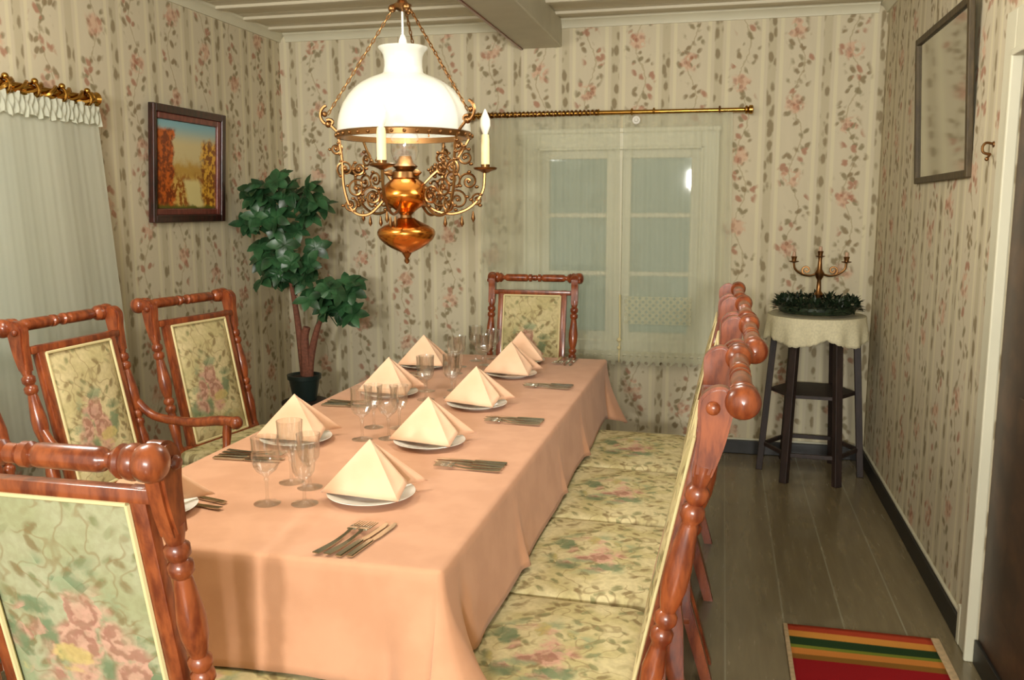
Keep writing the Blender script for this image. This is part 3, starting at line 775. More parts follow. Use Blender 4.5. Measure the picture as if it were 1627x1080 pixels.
    if arms:
        for s_ in (-1, 1):
            b = MB()
            pts = smooth_pts([(s_*0.25, yl(.74)+0.01, .745), (s_*0.262, yl(.7)+0.07, .685), (s_*0.275, -0.05, .665), (s_*0.285, 0.07, .675), (s_*0.288, 0.14, .672)], 5)
            b.tube(pts, [0.016+0.006*i/len(pts) for i in range(len(pts))], 10); b.ball((s_*0.288, 0.148, .670), 0.027)
            b.build('arm', M['wood'], ch, smooth=60)
            b = MB(); b.lathe([(0, .02), (.15, .02), (.2, .013), (.4, .022), (.55, .014), (.6, .02), (.66, .014), (.85, .018), (1, .016)], (s_*0.265, 0.10, .40), (s_*0.286, 0.11, .665), 12)
            b.build('arm_support', M['wood'], ch)
    return ch

plain = make_chair(False)
armc = make_chair(True)
tall = make_chair(False, 0.055)
GR_R = 'dining chairs along the right side of the table'; GR_L = 'dining chairs along the left side of the table'
cl_ = [
 (tall, -0.352, 1.86, PI/2+0.00, 'carved tapestry dining chair on the right side of the table, nearest to the viewer', GR_R),
 (tall, -0.312, 2.46, PI/2+0.00, 'carved tapestry dining chair on the right side, second from the viewer', GR_R),
 (tall, -0.315, 3.06, PI/2-0.00, 'carved tapestry dining chair on the right side, third from the viewer', GR_R),
 (tall, -0.325, 3.66, PI/2, 'carved tapestry dining chair on the right side, farthest from the viewer', GR_R),
 (plain, -1.98, 2.06, -PI/2, 'tapestry dining chair at the left frame edge, mostly cropped, beside the armchair', GR_L),
 (armc, -1.985, 2.73, -PI/2, 'carved tapestry armchair with curved arm in front of the left wall curtain', None),
 (plain, -1.96, 3.40, -PI/2-0.16, 'tapestry dining chair on the left side nearest the potted tree', GR_L),
 (plain, -1.06, 4.64, PI, 'tapestry dining chair at the far end of the table before the window', None),
 (plain, -1.135, 1.57, 0.0, 'tapestry dining chair seen from behind in the left foreground, at the near table end', None)]
used = set()
for src, x, y, rz, label, grp in cl_:
    o = src if id(src) not in used else copy_tree(src)
    used.add(id(src))
    if 'group' in o: del o['group']
    o.location = (x, y, 0); o.rotation_euler = (0, 0, rz); tag(o, label, 'chair', grp)

# ------------------------------------------------------------------ table and cloth
TX0, TX1, TY0, TY1, TZ = -1.519, -0.5455, 1.6506, 4.3265, 0.75
tb = empty('dining_table', (-1.032, 2.99, 0), 0, 'long rectangular dining table hidden under the peach cloth', 'table')
hx, hy = (TX1-TX0)/2-0.008, (TY1-TY0)/2-0.008
b = MB().box(-hx, hx, -hy, hy, 0.72, 0.745, 0.004); b.build('tabletop', M['dark_wood'], tb, smooth=0)
b = MB(); b.box(-hx+.08, hx-.08, -hy+.1, -hy+.125, .62, .72); b.box(-hx+.08, hx-.08, hy-.125, hy-.1, .62, .72); b.box(-hx+.08, -hx+.105, -hy+.1, hy-.1, .62, .72); b.box(hx-.105, hx-.08, -hy+.1, hy-.1, .62, .72)
b.build('apron', M['dark_wood'], tb, smooth=0)
for sx in (-1, 1):
    for sy_ in (-1, 1):
        b = MB(); b.lathe([(0, .02), (.05, .03), (.5, .035), (.75, .04), (.8, .028), (.85, .042), (1, .042)], (sx*(hx-.11), sy_*(hy-.36), 0), (sx*(hx-.11), sy_*(hy-.36), .72), 16); b.build('leg', M['dark_wood'], tb)

def cloth():
    b = MB(); bm = b.bm
    DR = 0.247
    cxm, cym = (TX0+TX1)/2, (TY0+TY1)/2; HX, HY = (TX1-TX0)/2, (TY1-TY0)/2
    rc = 0.012
    # perimeter samples: position, outward normal, corner weight
    per = []
    def side(p0, p1, nrm, n):
        for i in range(n):
            t = i/n
            p = Vector(p0)*(1-t) + Vector(p1)*t
            L = (Vector(p1)-Vector(p0)).length
            de = min(t, 1-t)*L
            per.append((p, Vector(nrm), de, 0.0))
    def corner(c, a0, n=14):
        for i in range(n):
            t = (i+0.0)/n; a = a0 + t*PI/2
            nn = Vector((math.cos(a), math.sin(a), 0))
            per.append((Vector(c) + nn*rc, nn, 0.0, 1-abs(2*t-1)))
    r = rc
    side((TX0+r, TY0, 0), (TX1-r, TY0, 0), (0, -1, 0), 70)
    corner((TX1-r, TY0+r, 0), -PI/2)
    side((TX1, TY0+r, 0), (TX1, TY1-r, 0), (1, 0, 0), 190)
    corner((TX1-r, TY1-r, 0), 0)
    side((TX1-r, TY1, 0), (TX0+r, TY1, 0), (0, 1, 0), 70)
    corner((TX0+r, TY1-r, 0), PI/2)
    side((TX0, TY1-r, 0), (TX0, TY0+r, 0), (-1, 0, 0), 190)
    corner((TX0+r, TY0+r, 0), PI)
    NV = 16; rings = []
    zt = TZ + 0.004
    N = len(per)
    tot = 0.0
    for k in range(N):
        p, n_, de, cw = per[k]
        # near a corner the hem drops to a point
        if cw > 0 or de == 0.0: ex = DR*(0.30 + 0.12*cw)
        else: ex = DR*0.30*max(0, 1-de/0.24)**1.3 if de < 0.24 else 0.0
        drop = DR + ex
        tot += 0.02
        on_front = n_.y < -0.5; on_right = n_.x > 0.5
        wave = 0.004*math.sin(p.y*9.0 + 1.0)*(abs(n_.x)) + 0.004*math.sin(p.x*11.0)*(abs(n_.y))
        # pressed creases and soft folds down the right side
        fold = 0.0
        if on_right:
            for (yf, wd, am) in ((2.30, 0.022, 0.019), (2.95, 0.02, 0.012), (3.45, 0.022, 0.020)):
                fold += am*math.exp(-((p.y-yf)/wd)**2)
        if on_front:
            for (xf, wd, am) in ((-1.12, 0.08, 0.012), (-0.78, 0.06, 0.010)):
                fold += am*math.exp(-((p.x-xf)/wd)**2)
        drop += 0.004*math.sin(p.y*5.3+0.7)*abs(n_.x) + 0.010*math.sin(p.x*6+1)*abs(n_.y)
        if on_right and p.y < 2.2 or (cw > 0 and n_.x > 0.02 and n_.y < 0): drop = min(drop, DR + 0.006)   # hem rests on the seat
        if on_front and p.x < -0.75: drop = min(drop, DR + 0.006)
        row = []
        for j in range(NV+1):
            t = j/NV
            flare = 0.010 + (0.018 + wave + fold)*t
            if de < 0.20:      # folds gather at the corner
                q = 1-de/0.20
                flare += (0.075*q**2*math.sin(min(1, t*1.3)*PI/2) + 0.02*cw)*t - 0.042*math.exp(-((de-0.11)/0.030)**2)*t*(1 if not cw else 0)
            if j == 0: pos = p - n_*0.012 + Vector((0, 0, zt))
            elif j == 1: pos = p - n_*0.003 + Vector((0, 0, zt-0.0015))
            elif j == 2: pos = p + n_*0.003 + Vector((0, 0, zt-0.008))
            else:
                tt = (j-2)/(NV-2)
                pos = p + n_*(0.003 + flare*(tt**0.9)) + Vector((0, 0, zt-0.008-(drop-0.008)*tt))
            row.append(bm.verts.new(pos))
        rings.append(row)
    for k in range(N):
        A, B = rings[k], rings[(k+1) % N]
        for j in range(NV): bm.faces.new((A[j], B[j], B[j+1], A[j+1]))
    bm.faces.new([rings[k][0] for k in range(N)])
    return b
c_o = cloth().build('tablecloth', M['tablecloth'], None, smooth=60, solid=0.0)
md = c_o.modifiers.new('thickness', 'SOLIDIFY'); md.thickness = 0.0015; md.offset = -1
tag(c_o, 'peach tablecloth draped over the long dining table', 'tablecloth')

# ------------------------------------------------------------------ table settings
ZTOP = TZ + 0.0045
def make_plate():
    b = MB(); b.lathe([(0.0, 0.0005), (0.0, .062), (.004, .064), (.006, .070), (.016, .112), (.0175, .115), (.0185, .114), (.0165, .105), (.009, .072), (.007, .06), (.007, .0005)], (0, 0, 0), None, 48, cap=False)
    return b.build('plate', M['china'], None, smooth=50)
def make_napkin():
    """triangular napkin standing as a tent: ridge falls from the apex to the back"""
    b = MB(); bm = b.bm
    A = Vector((0, 0, 0.150))
    base = [Vector((-0.150, -0.055, 0.0)), Vector((0.125, -0.085, 0.0)), Vector((0.120, 0.120, 0.004)), Vector((-0.100, 0.130, 0.004))]
    def tri(P0, P1, A_, bow):
        n = 10; vs = []
        for i in range(n+1):
            row = []
            for j in range(n+1-i):
                a = i/n; c = j/n; d = 1-a-c
                p = A_*a + P0*d + P1*c
                nn = (P1-P0).cross(A_-P0).normalized()
                p = p + nn*(bow*27*a*c*d)
                row.append(bm.verts.new(p))
            vs.append(row)
        for i in range(n):
            for j in range(n-i):
                bm.faces.new((vs[i][j], vs[i][j+1], vs[i+1][j]))
                if j < n-i-1: bm.faces.new((vs[i][j+1], vs[i+1][j+1], vs[i+1][j]))
    tri(base[0], base[1], A, 0.004)
    tri(base[1], Vector((0.125, 0.0, 0.03)), A, -0.004)
    tri(Vector((0.02, 0.02, 0.0)), base[2]+Vector((0.03, 0, 0)), A, 0.006)
    tri(Vector((0.03, 0.03, 0.01)), base[3], A, 0.002)
    tri(base[3], base[0], A, 0.004)
    bmesh.ops.remove_doubles(bm, verts=bm.verts[:], dist=0.0004)
    bm.transform(Matrix.Diagonal((0.80, 0.84, 0.90, 1)))
    o = b.build('napkin', M['napkin'], None, smooth=40, solid=0.0)
    md = o.modifiers.new('thickness', 'SOLIDIFY'); md.thickness = 0.005; md.offset = 0
    return o
def make_fork():
    b = MB()
    pts = smooth_pts([(0, 0, .006), (0, .03, .004), (0, .08, .003), (0, .12, .006), (0, .145, .010)], 4)
    w_ = [0.009, 0.0085, 0.006, 0.004, 0.0045]
    n = len(pts)
    prev = None
    for i, p in enumerate(pts):
        f = i/(n-1)*4; k = min(3, int(f)); w0 = w_[k]+(w_[k+1]-w_[k])*(f-k)
        q = [b.bm.verts.new((sx*w0, p[1], p[2]+dz)) for sx, dz in ((-1, 0), (1, 0), (1, .0025), (-1, .0025))]
        if prev:
            for a in range(4): b.bm.faces.new((prev[a], prev[(a+1) % 4], q[(a+1) % 4], q[a]))
        else: b.bm.faces.new(q)
        prev = q
    b.bm.faces.new(prev[::-1])
    b.box(-0.0115, 0.0115, .143, .160, .009, .0115, 0.001)
    for k in range(4):
        x = -0.0098 + k*0.0065; b.box(x-.0016, x+.0016, .158, .200, .0092, .0114, 0.0005)
    return b.build('fork', M['steel'], None, smooth=40)
def make_knife():
    b = MB()
    b.prism([(-.008, 0), (.008, 0), (.0075, .09), (.006, .10), (-.006, .10), (-.0075, .09)], 'Z', 0.001, 0.008, 0.002)
    b.prism([(-.006, .098), (.006, .098), (.0095, .12), (.0095, .19), (.004, .215), (-.006, .218), (-.006, .1)], 'Z', 0.003, 0.0048, 0.0006)
    return b.build('knife', M['steel'], None, smooth=40)
def goblet(h, rb, flare):
    b = MB(); s_ = h/0.17
    pr = [(0, .0005), (0, .034), (.0015, .034), (.004, .02), (.009, .006), (.02, .0042), (.055*s_, .0042), (.062*s_, .007), (.068*s_, .0045), (.075*s_, .010), (.085*s_, rb*.70), (.10*s_, rb*.95), (.12*s_, rb*1.02), (.145*s_, rb*.98*(1+flare*.4)), (.170*s_, rb*(1+flare)),
          (.170*s_, rb*(1+flare)-.0016), (.145*s_, rb*.98*(1+flare*.4)-.0018), (.12*s_, rb*1.02-.002), (.10*s_, rb*.95-.002), (.087*s_, rb*.6), (.080*s_, .0005)]
    b.lathe(pr, (0, 0, 0), None, 40, flute=(.074*s_, .135*s_, 0.045, 10), cap=False)
    return b.build('wine_glass', M['crystal'], None, smooth=25)

plate0, nap0, fork0, knife0 = make_plate(), make_napkin(), make_fork(), make_knife()
first = {}
def place(src, x, y, z, rz, label, cat, group):
    if src.name not in first: first[src.name] = 1; o = src
    else: o = src.copy(); C.objects.link(o)
    o.location = (x, y, z); o.rotation_euler = (0, 0, rz); tag(o, label, cat, group); return o
settings = [
 ('R', -0.870, 2.06, 0.00, 'nearest place on the right side'),
 ('R', -0.890, 2.59, -0.10, 'second place on the right side'),
 ('R', -0.890, 3.15, -0.20, 'third place on the right side'),
 ('R', -0.905, 3.78, -0.08, 'fourth place on the right side'),
 ('L', -1.365, 1.83, 0.0, 'nearest place on the left side'),
 ('L', -1.325, 2.53, 0.10, 'second place on the left side'),
 ('L', -1.290, 3.27, -0.05, 'third place on the left side'),
 ('L', -1.360, 3.90, 0.15, 'fourth place on the left side'),
 ('E', -0.940, 4.13, 0.3, 'far end place')]
for side_, x, y, a, nm in settings:
    place(plate0, x, y, ZTOP, 0, 'white china plate under the napkin at the %s' % nm, 'plate', 'dinner plates on the table')
    place(nap0, x+0.0, y+0.0, ZTOP+0.0205, a, 'peach folded napkin standing on the plate at the %s' % nm, 'napkin', 'folded napkins on the plates')
    if side_ == 'R' and y < 2.2:
        items = [(-0.838, 1.668, -0.14, 'f'), (-0.812, 1.668, -0.15, 'f'), (-0.786, 1.668, -0.14, 'k'), (-0.762, 1.672, -0.12, 'k')]
    elif side_ == 'R': items = [(-0.595, y-0.245+k*0.026, PI/2-0.04, 'f' if k < 2 else 'k') for k in range(4)]
    elif side_ == 'L': items = [(-1.475, y-0.24+k*0.026, -PI/2+0.03, 'k' if k < 2 else 'f') for k in range(4)]
    else: items = [(x+0.17+k*0.026, 4.30, PI, 'f' if k < 2 else 'k') for k in range(4)]
    if side_ == 'L' and y < 2.2: items = [(-1.215, 1.925, 1.30, 'k'), (-1.20, 1.88, 1.35, 'f')]
    for k, (ix, iy, ra, kd) in enumerate(items):
        od = ('first', 'second', 'third', 'fourth')[k]
        place(fork0 if kd == 'f' else knife0, ix, iy, ZTOP, ra, 'silver %s, %s piece in the cutlery of the %s' % ('fork' if kd == 'f' else 'knife', od, nm), 'fork' if kd == 'f' else 'knife', 'cutlery beside the plates')
big = goblet(0.175, 0.034, 0.05); small = goblet(0.150, 0.029, 0.12)
clusters = [
 ('in the cluster left of the nearest plates', [(-1.112, 1.955, 0, 'standing front left'), (-1.018, 1.975, 1, 'standing front right'), (-1.135, 2.13, 0, 'standing at the back left'), (-1.065, 2.10, 1, 'standing in the middle')]),
 ('in the cluster by the second plates', [(-1.125, 2.60, 0, 'standing front left'), (-1.045, 2.63, 0, 'standing front right'), (-1.150, 2.76, 1, 'standing at the back left'), (-1.060, 2.77, 1, 'standing at the back right')]),
 ('in the cluster by the third plates', [(-1.12, 3.22, 0, 'standing front left'), (-1.03, 3.28, 0, 'standing front right'), (-1.17, 3.38, 1, 'standing at the back left'), (-1.06, 3.42, 1, 'standing at the back right')]),
 ('in the cluster by the fourth plates', [(-1.17, 3.78, 0, 'standing front left'), (-1.06, 3.86, 0, 'standing front right'), (-1.20, 3.95, 1, 'standing at the back left'), (-1.09, 4.02, 1, 'standing at the back right')]),
 ('beside the far end plate', [(-1.10, 4.20, 1, 'standing on the left'), (-1.17, 4.13, 0, 'standing farthest left')])]
for cn, lst in clusters:
    for (x, y, k, nm) in lst:
        place(small if k else big, x, y, ZTOP+0.0005, random.random(), 'clear wine glass %s %s' % (nm, cn), 'wine glass', 'wine glasses on the table')

# ------------------------------------------------------------------ hanging lamp
LX, LY = -1.106, 3.0
lp = empty('hanging_lamp', (LX, LY, 2.47), 0, 'brass hanging kerosene style lamp with white glass shade and candle arms', 'lamp')
def zz(z):
    z2 = z-2.47 if z > 2.3 else (z-0.028-2.47 if z > 1.6 else 1.572+(z-1.6)*0.88-2.47)
    return z2
b = MB()
b.lathe([(0, .012), (.002, .045), (.02, .030), (.03, .006)], (0, 0, zz(2.473)-0.03), None, 16)
b.lathe([(0, .005), (1, .005)], (0, 0, zz(2.26)), (0, 0, zz(2.45)), 8)
b.build('ceiling_hook', M['old_brass'], lp)
b = MB()
b.lathe([(0, .008), (.01, .028), (.022, .034), (.03, .02), (.045, .012), (.06, .022), (.07, .008)], (0, 0, zz(2.205)), None, 16)
for k in range(3):
    a = 2*PI*k/3 + 1.3; b.ball((0.035*math.cos(a), 0.035*math.sin(a), zz(2.215)), 0.014)
b.build('crown', M['old_brass'], lp)
ARMS = [math.radians(275), math.radians(15), math.radians(152)]
# chains from the crown to the rim ring
for k, a in enumerate((math.radians(180+12), math.radians(-18), math.radians(87))):
    b = MB()
    R1 = 0.30 if k < 2 else 0.26
    p0 = Vector((0.035*math.cos(a), 0.035*math.sin(a), zz(2.21))); p1 = Vector((R1*0.9*math.cos(a), R1*0.9*math.sin(a), zz(1.86)))
    n = 26
    for i in range(n):
        q0 = p0.lerp(p1, i/n); q1 = p0.lerp(p1, (i+1.15)/n); d = (q1-q0); m_ = (q0+q1)/2; sdir = d.cross(Vector((0, 0, 1))).normalized()
        if i % 2: sdir = sdir.cross(d.normalized())
        hw = 0.0045
        pts = [q0+sdir*hw*0.6, m_+sdir*hw, q1+sdir*hw*0.6, q1-sdir*hw*0.6, m_-sdir*hw, q0-sdir*hw*0.6]
        b.tube(pts, 0.0022, 5, closed=True)
    b.build('chain', M['old_brass'], lp)
    # scrolled ear that takes the chain
    b = MB(); e = Vector((math.cos(a), math.sin(a), 0))
    pts = [p1 + e*(0.006+0.022*math.sin(t*2*PI)) + Vector((0, 0, 0.01-0.05*t + 0.02*math.cos(t*2*PI))) for t in [i/14 for i in range(15)]]
    b.tube(pts, 0.006, 6); b.tube([p1+Vector((0, 0, -0.03)), Vector((0.235*math.cos(a), 0.235*math.sin(a), zz(1.795)))], 0.006, 6)
    b.ball(p1+Vector((0, 0, -0.035)), 0.012); b.ball(p1+e*0.012, 0.010)
    b.build('chain_ear', M['old_brass'], lp)
# glass shade
b = MB()
outer = [(1.792, .233), (1.80, .2345), (1.83, .232), (1.86, .225), (1.89, .213), (1.92, .194), (1.945, .172), (1.962, .150), (1.977, .122), (1.987, .096), (1.993, .080), (2.0, .070), (2.02, .066), (2.04, .066), (2.058, .069), (2.07, .075), (2.082, .086), (2.085, .087)]
inner = [(z, r-.004) for z, r in outer[::-1]]
b.lathe([(zz(z), r) for z, r in outer+inner]+[(zz(outer[0][0]), outer[0][1])], (0, 0, 0), None, 56, cap=False)
b.build('glass_shade', M['opal'], lp, smooth=50)
b = MB(); b.lathe([(0, .0005), (0, .016), (.02, .02), (.05, .017), (.075, .014), (.09, .008), (.10, .0005)], (0, 0, zz(2.035)), None, 16)
b.tube([(0, 0, zz(2.12)), (0, 0, zz(2.21))], 0.004, 6)
b.build('chimney_top', M['china'], lp)
# rim gallery ring
b = MB(); b.lathe([(0, .222), (.0, .238), (.018, .240), (.022, .236), (.020, .226), (0, .222)], (0, 0, zz(1.774)), None, 56, cap=False)
for k in range(36):
    a = 2*PI*k/36; b.ball((0.239*math.cos(a), .239*math.sin(a), zz(1.783)), 0.0065, seg=8)
b.build('rim_ring', M['old_brass'], lp)
# burner, urn, lower font, finial
b = MB(); b.lathe([(0, .038), (.01, .05), (.03, .047), (.04, .034), (.05, .045), (.062, .03), (.085, .022), (.09, .0005)], (0, 0, zz(1.628)), None, 24)
for s_ in (-1, 1): b.lathe([(0, .003), (.6, .003), (.61, .012), (.8, .012), (1, .003)], (0, 0, zz(1.655)), (s_*0.07, -0.03, zz(1.655)), 10)
b.build('burner', M['old_brass'], lp)
b = MB(); b.lathe([(0, .018), (.012, .032), (.022, .045), (.03, .06), (.048, .082), (.062, .090), (.072, .091), (.082, .086), (.10, .078), (.118, .06), (.132, .040), (.14, .036)], (0, 0, zz(1.495)), None, 32)
b.build('urn', M['copper'], lp, smooth=60)
b = MB(); b.lathe([(0, .03), (.01, .036), (.016, .022), (.03, .02), (.04, .03), (.05, .034), (.055, .02)], (0, 0, zz(1.46)), None, 24); b.build('neck', M['old_brass'], lp)
b = MB(); b.lathe([(0, .012), (.008, .03), (.02, .055), (.035, .078), (.052, .096), (.068, .104), (.078, .104), (.088, .099), (.10, .080), (.112, .055), (.122, .036), (.128, .03)], (0, 0, zz(1.338)), None, 32)
b.build('font_bowl', M['copper'], lp, smooth=60)
b = MB(); b.lathe([(0, .0005), (.006, .008), (.014, .01), (.02, .006), (.03, .012), (.04, .018), (.045, .014)], (0, 0, zz(1.295)), None, 16); b.build('finial', M['old_brass'], lp)
# inner clear lamp glass ring just under the shade
b = MB(); b.lathe([(0, .04), (.03, .05), (.08, .048), (.14, .03), (.24, .024), (.30, .024)], (0, 0, zz(1.70)), None, 24, cap=False); b.build('chimney', M['crystal'], lp)
# filigree arms with candle cups
def spiral(c, ex, ez, r0, r1, turns, a0, n=26, sgn=1):
    out = []
    for i in range(n+1):
        t = i/n; r = r0+(r1-r0)*t; a = a0+sgn*turns*2*PI*t
        out.append(c + ex*(r*math.cos(a)) + ez*(r*math.sin(a)))
    return out
for k, a in enumerate(ARMS):
    e = Vector((math.cos(a), math.sin(a), 0)); up_ = Vector((0, 0, 1)); s_ = e.cross(up_)
    def Q(r, z, s2=0.0): return e*r + up_*zz(z) + s_*s2
    b = MB()
    main = smooth_pts([tuple(Q(.05, 1.565)), tuple(Q(.10, 1.515)), tuple(Q(.17, 1.50)), tuple(Q(.235, 1.53)), tuple(Q(.275, 1.59)), tuple(Q(.282, 1.655))], 5)
    b.tube(main, 0.0055, 6)
    if k: b.tube(smooth_pts([tuple(Q(.05, 1.60)), tuple(Q(.11, 1.66)), tuple(Q(.18, 1.70)), tuple(Q(.232, 1.782))], 5), 0.005, 6)
    for (r, z, rr, tn, a0, sg) in () if k == 0 else ((.125, 1.56, .040, 1.6, 0.2, 1), (.185, 1.555, .036, 1.5, 2.4, -1), (.165, 1.635, .032, 1.6, -1.0, 1), (.225, 1.625, .034, 1.5, 3.6, -1), (.215, 1.71, .030, 1.5, 1.2, 1), (.13, 1.705, .024, 1.4, 0, 1), (.255, 1.555, .022, 1.3, 1, 1)):
        b.tube(spiral(Q(r, z), e, up_, rr, 0.006, tn, a0, sgn=sg), 0.0042, 5)
        b.ball(Q(r, z), 0.007, seg=8)
        for j in range(3):
            an = a0 + j*2.1; b.ball(Q(r, z)+e*(rr*math.cos(an))+up_*(rr*math.sin(an)), 0.0085, (1, 1, .7), 8)
    # hanging leaf drops
    for (r, z) in ((.14, 1.49), (.20, 1.49), (.24, 1.51)):
        b.lathe([(0, .0005), (.3, .008), (.7, .005), (1, .002)], Q(r, z-0.045), Q(r, z), 8)
    b.build('filigree_arm', M['old_brass'], lp, smooth=50)
    cz = 1.655
    b = MB(); b.lathe([(0, .008), (.006, .02), (.012, .040), (.018, .043), (.020, .040), (.014, .022), (.018, .016), (.03, .016)], Q(.285, cz), None, 20); b.build('drip_pan', M['old_brass'], lp)
    if k == 2: continue          # the rear arm carries no candle
    b = MB(); b.lathe([(0, .0005), (0, .0155), (.10, .0150), (.115, .013), (.118, .006)], Q(.285, cz+.018), None, 16); b.build('candle_sleeve', M['candle'], lp)
    b = MB(); b.lathe([(0, .008), (.01, .012), (.03, .019), (.05, .018), (.07, .010), (.085, .003), (.088, .0005)], Q(.285, cz+.135), None, 16); b.build('candle_bulb', M['bulb'], lp)
# side scroll panels between arms (left and right of the urn)
for a in (math.radians(192), math.radians(-22), math.radians(72)):
    e = Vector((math.cos(a), math.sin(a), 0)); up_ = Vector((0, 0, 1))
    def Q(r, z): return e*r + up_*zz(z)
    b = MB()
    b.tube(smooth_pts([tuple(Q(.06, 1.58)), tuple(Q(.13, 1.50)), tuple(Q(.19, 1.51)), tuple(Q(.22, 1.60)), tuple(Q(.225, 1.70)), tuple(Q(.236, 1.782))], 5), 0.0055, 6)
    for (r, z, rr, tn, a0, sg) in ((.12, 1.57, .036, 1.6, 0.2, 1), (.175, 1.60, .034, 1.5, 2.4, -1), (.215, 1.67, .030, 1.6, -1.0, 1), (.165, 1.67, .026, 1.5, 1, -1), (.245, 1.74, .022, 1.4, 2, 1), (.20, 1.535, .026, 1.4, 2, 1)):
        b.tube(spiral(Q(r, z), e, up_, rr, 0.006, tn, a0, sgn=sg), 0.0042, 5); b.ball(Q(r, z), 0.008, seg=8)
        for j in range(3):
            an = a0 + j*2.1; b.ball(Q(r, z)+e*(rr*math.cos(an))+up_*(rr*math.sin(an)), 0.008, (1, 1, .7), 8)
    b.build('scroll_bracket', M['old_brass'], lp, smooth=50)

# ------------------------------------------------------------------ pictures, hook, rug
pic = empty('landscape_painting', (XL, 4.33, 1.735), 0, 'autumn landscape painting in dark frame on the left wall', 'painting')
b = MB(); yy0, yy1, q0, q1 = -0.335, 0.335, -0.302, 0.302
for (a0, a1, c0, c1) in ((yy0, yy0+.026, q0, q1), (yy1-.04, yy1, q0, q1), (yy0+.026, yy1-.04, q0, q0+.04), (yy0+.026, yy1-.04, q1-.04, q1)): b.box(0.0, 0.034, a0, a1, c0, c1, 0.004)
b.build('frame', M['frame_dark'], pic, smooth=0)
b = MB(); yy0, yy1, q0, q1 = -0.309, 0.295, -0.262, 0.262
for (a0, a1, c0, c1) in ((yy0, yy0+.012, q0, q1), (yy1-.032, yy1, q0, q1), (yy0+.012, yy1-.032, q0, q0+.032), (yy0+.032, yy1-.032, q1-.032, q1)): b.box(0.002, 0.024, a0, a1, c0, c1, 0.004)
b.build('inner_slip', M['frame_red'], pic, smooth=0)
pic.location = (XL+0.022, 4.325, 1.735); pic.rotation_euler = (0, 0.06, 0)
MB().box(0.002, 0.012, -0.26, 0.26, -0.227, 0.227).build('canvas', M['painting'], pic, smooth=0)

mir = empty('wall_mirror', (XR-0.012, 3.955, 1.93), 0, 'thin dark framed mirror on the right wall', 'mirror')
b = MB(); yy0, yy1, q0, q1 = -0.455, 0.445, -0.32, 0.315
for (a0, a1, c0, c1) in ((yy0, yy0+.028, q0, q1), (yy1-.028, yy1, q0, q1), (yy0+.028, yy1-.028, q0, q0+.028), (yy0+.028, yy1-.028, q1-.028, q1)): b.box(-0.022, 0.0, a0, a1, c0, c1, 0.004)
b.build('frame', M['olive_frame'], mir, smooth=0)
mir.rotation_euler = (0, -0.05, 0)
MB().box(-0.010, -0.002, yy0+.02, yy1-.02, q0+.02, q1-.02).build('glass', M['mirror'], mir, smooth=0)
b = MB(); b.tube(smooth_pts([(XR, 3.25, 1.715), (XR-0.03, 3.25, 1.722), (XR-0.045, 3.25, 1.705), (XR-0.04, 3.25, 1.68), (XR-0.012, 3.25, 1.672)], 5), 0.006, 8)
b.tube([(XR-0.012, 3.25, 1.672), (XR-0.03, 3.225, 1.652)], 0.005, 8); b.ball((XR-0.032, 3.222, 1.65), 0.009); b.lathe([(0, .014), (1, .012)], (XR, 3.25, 1.715), (XR-0.006, 3.25, 1.715), 14)
bmesh.ops.scale(b.bm, vec=(0.75, 0.75, 0.75), space=Matrix.Translation((-XR, -3.25, -1.69)), verts=b.bm.verts[:])
tag(b.build('wall_hook', M['old_brass']), 'small brass hook on the right wall beside the door casing', 'hook')

rg = empty('striped_rug', (0.515, 3.145, 0), 0.0, 'red woven runner rug with green and yellow stripes on the floor', 'rug')
b = MB(); b.grid(lambda u, v: (-0.245+0.49*u, -1.75*v, 0.010+0.0015*math.sin(v*40+u*3)), 20, 80)
o = b.build('woven_body', M['rug'], rg, smooth=60); md = o.modifiers.new('t', 'SOLIDIFY'); md.thickness = 0.008; md.offset = -1
b = MB(); b.box(-0.256, -0.240, -1.75, 0.0, 0.001, 0.013, 0.003); b.box(0.240, 0.268, -1.75, 0.0, 0.001, 0.013, 0.003); b.build('selvage', M['selvage'], rg)

# ------------------------------------------------------------------ plant stand with cloth, wreath, candelabrum
SX, SY = 0.525, 5.13
ps = empty('plant_stand', (SX, SY, 0), 0, 'tall dark wooden six legged plant stand in the far right corner', 'plant stand')
ZS = 0.91
b = MB(); hexo = [(0.245*math.cos(k*PI/3-.06), 0.245*math.sin(k*PI/3-.06)) for k in range(6)]
b.prism(hexo, 'Z', ZS-0.022, ZS, 0.004); b.build('tabletop', M['dark_wood'], ps, smooth=0)
for k in range(6):
    a = k*PI/3 - 0.06
    b = MB(); t_ = Vector((math.cos(a), math.sin(a), 0)); tang = (-math.sin(a), math.cos(a), 0)
    b.beam(t_*0.275, t_*0.212 + Vector((0, 0, ZS-0.02)), 0.042, 0.036, 0.003, tang)
    b.build('leg', M['dark_wood'], ps, smooth=0)
b = MB(); b.prism([(0.235*math.cos(k*PI/3-.06), 0.235*math.sin(k*PI/3-.06)) for k in range(6)], 'Z', 0.47, 0.488, 0.003)
b.build('shelf', M['dark_wood'], ps, smooth=0)
b = MB()
for k in range(6):
    a0, a1 = k*PI/3-.06, (k+1)*PI/3-.06
    b.beam((0.255*math.cos(a0), .255*math.sin(a0), 0.155), (0.255*math.cos(a1), .255*math.sin(a1), 0.155), 0.022, 0.018, 0.002, (0, 0, 1))
b.build('stretcher', M['dark_wood'], ps, smooth=0)
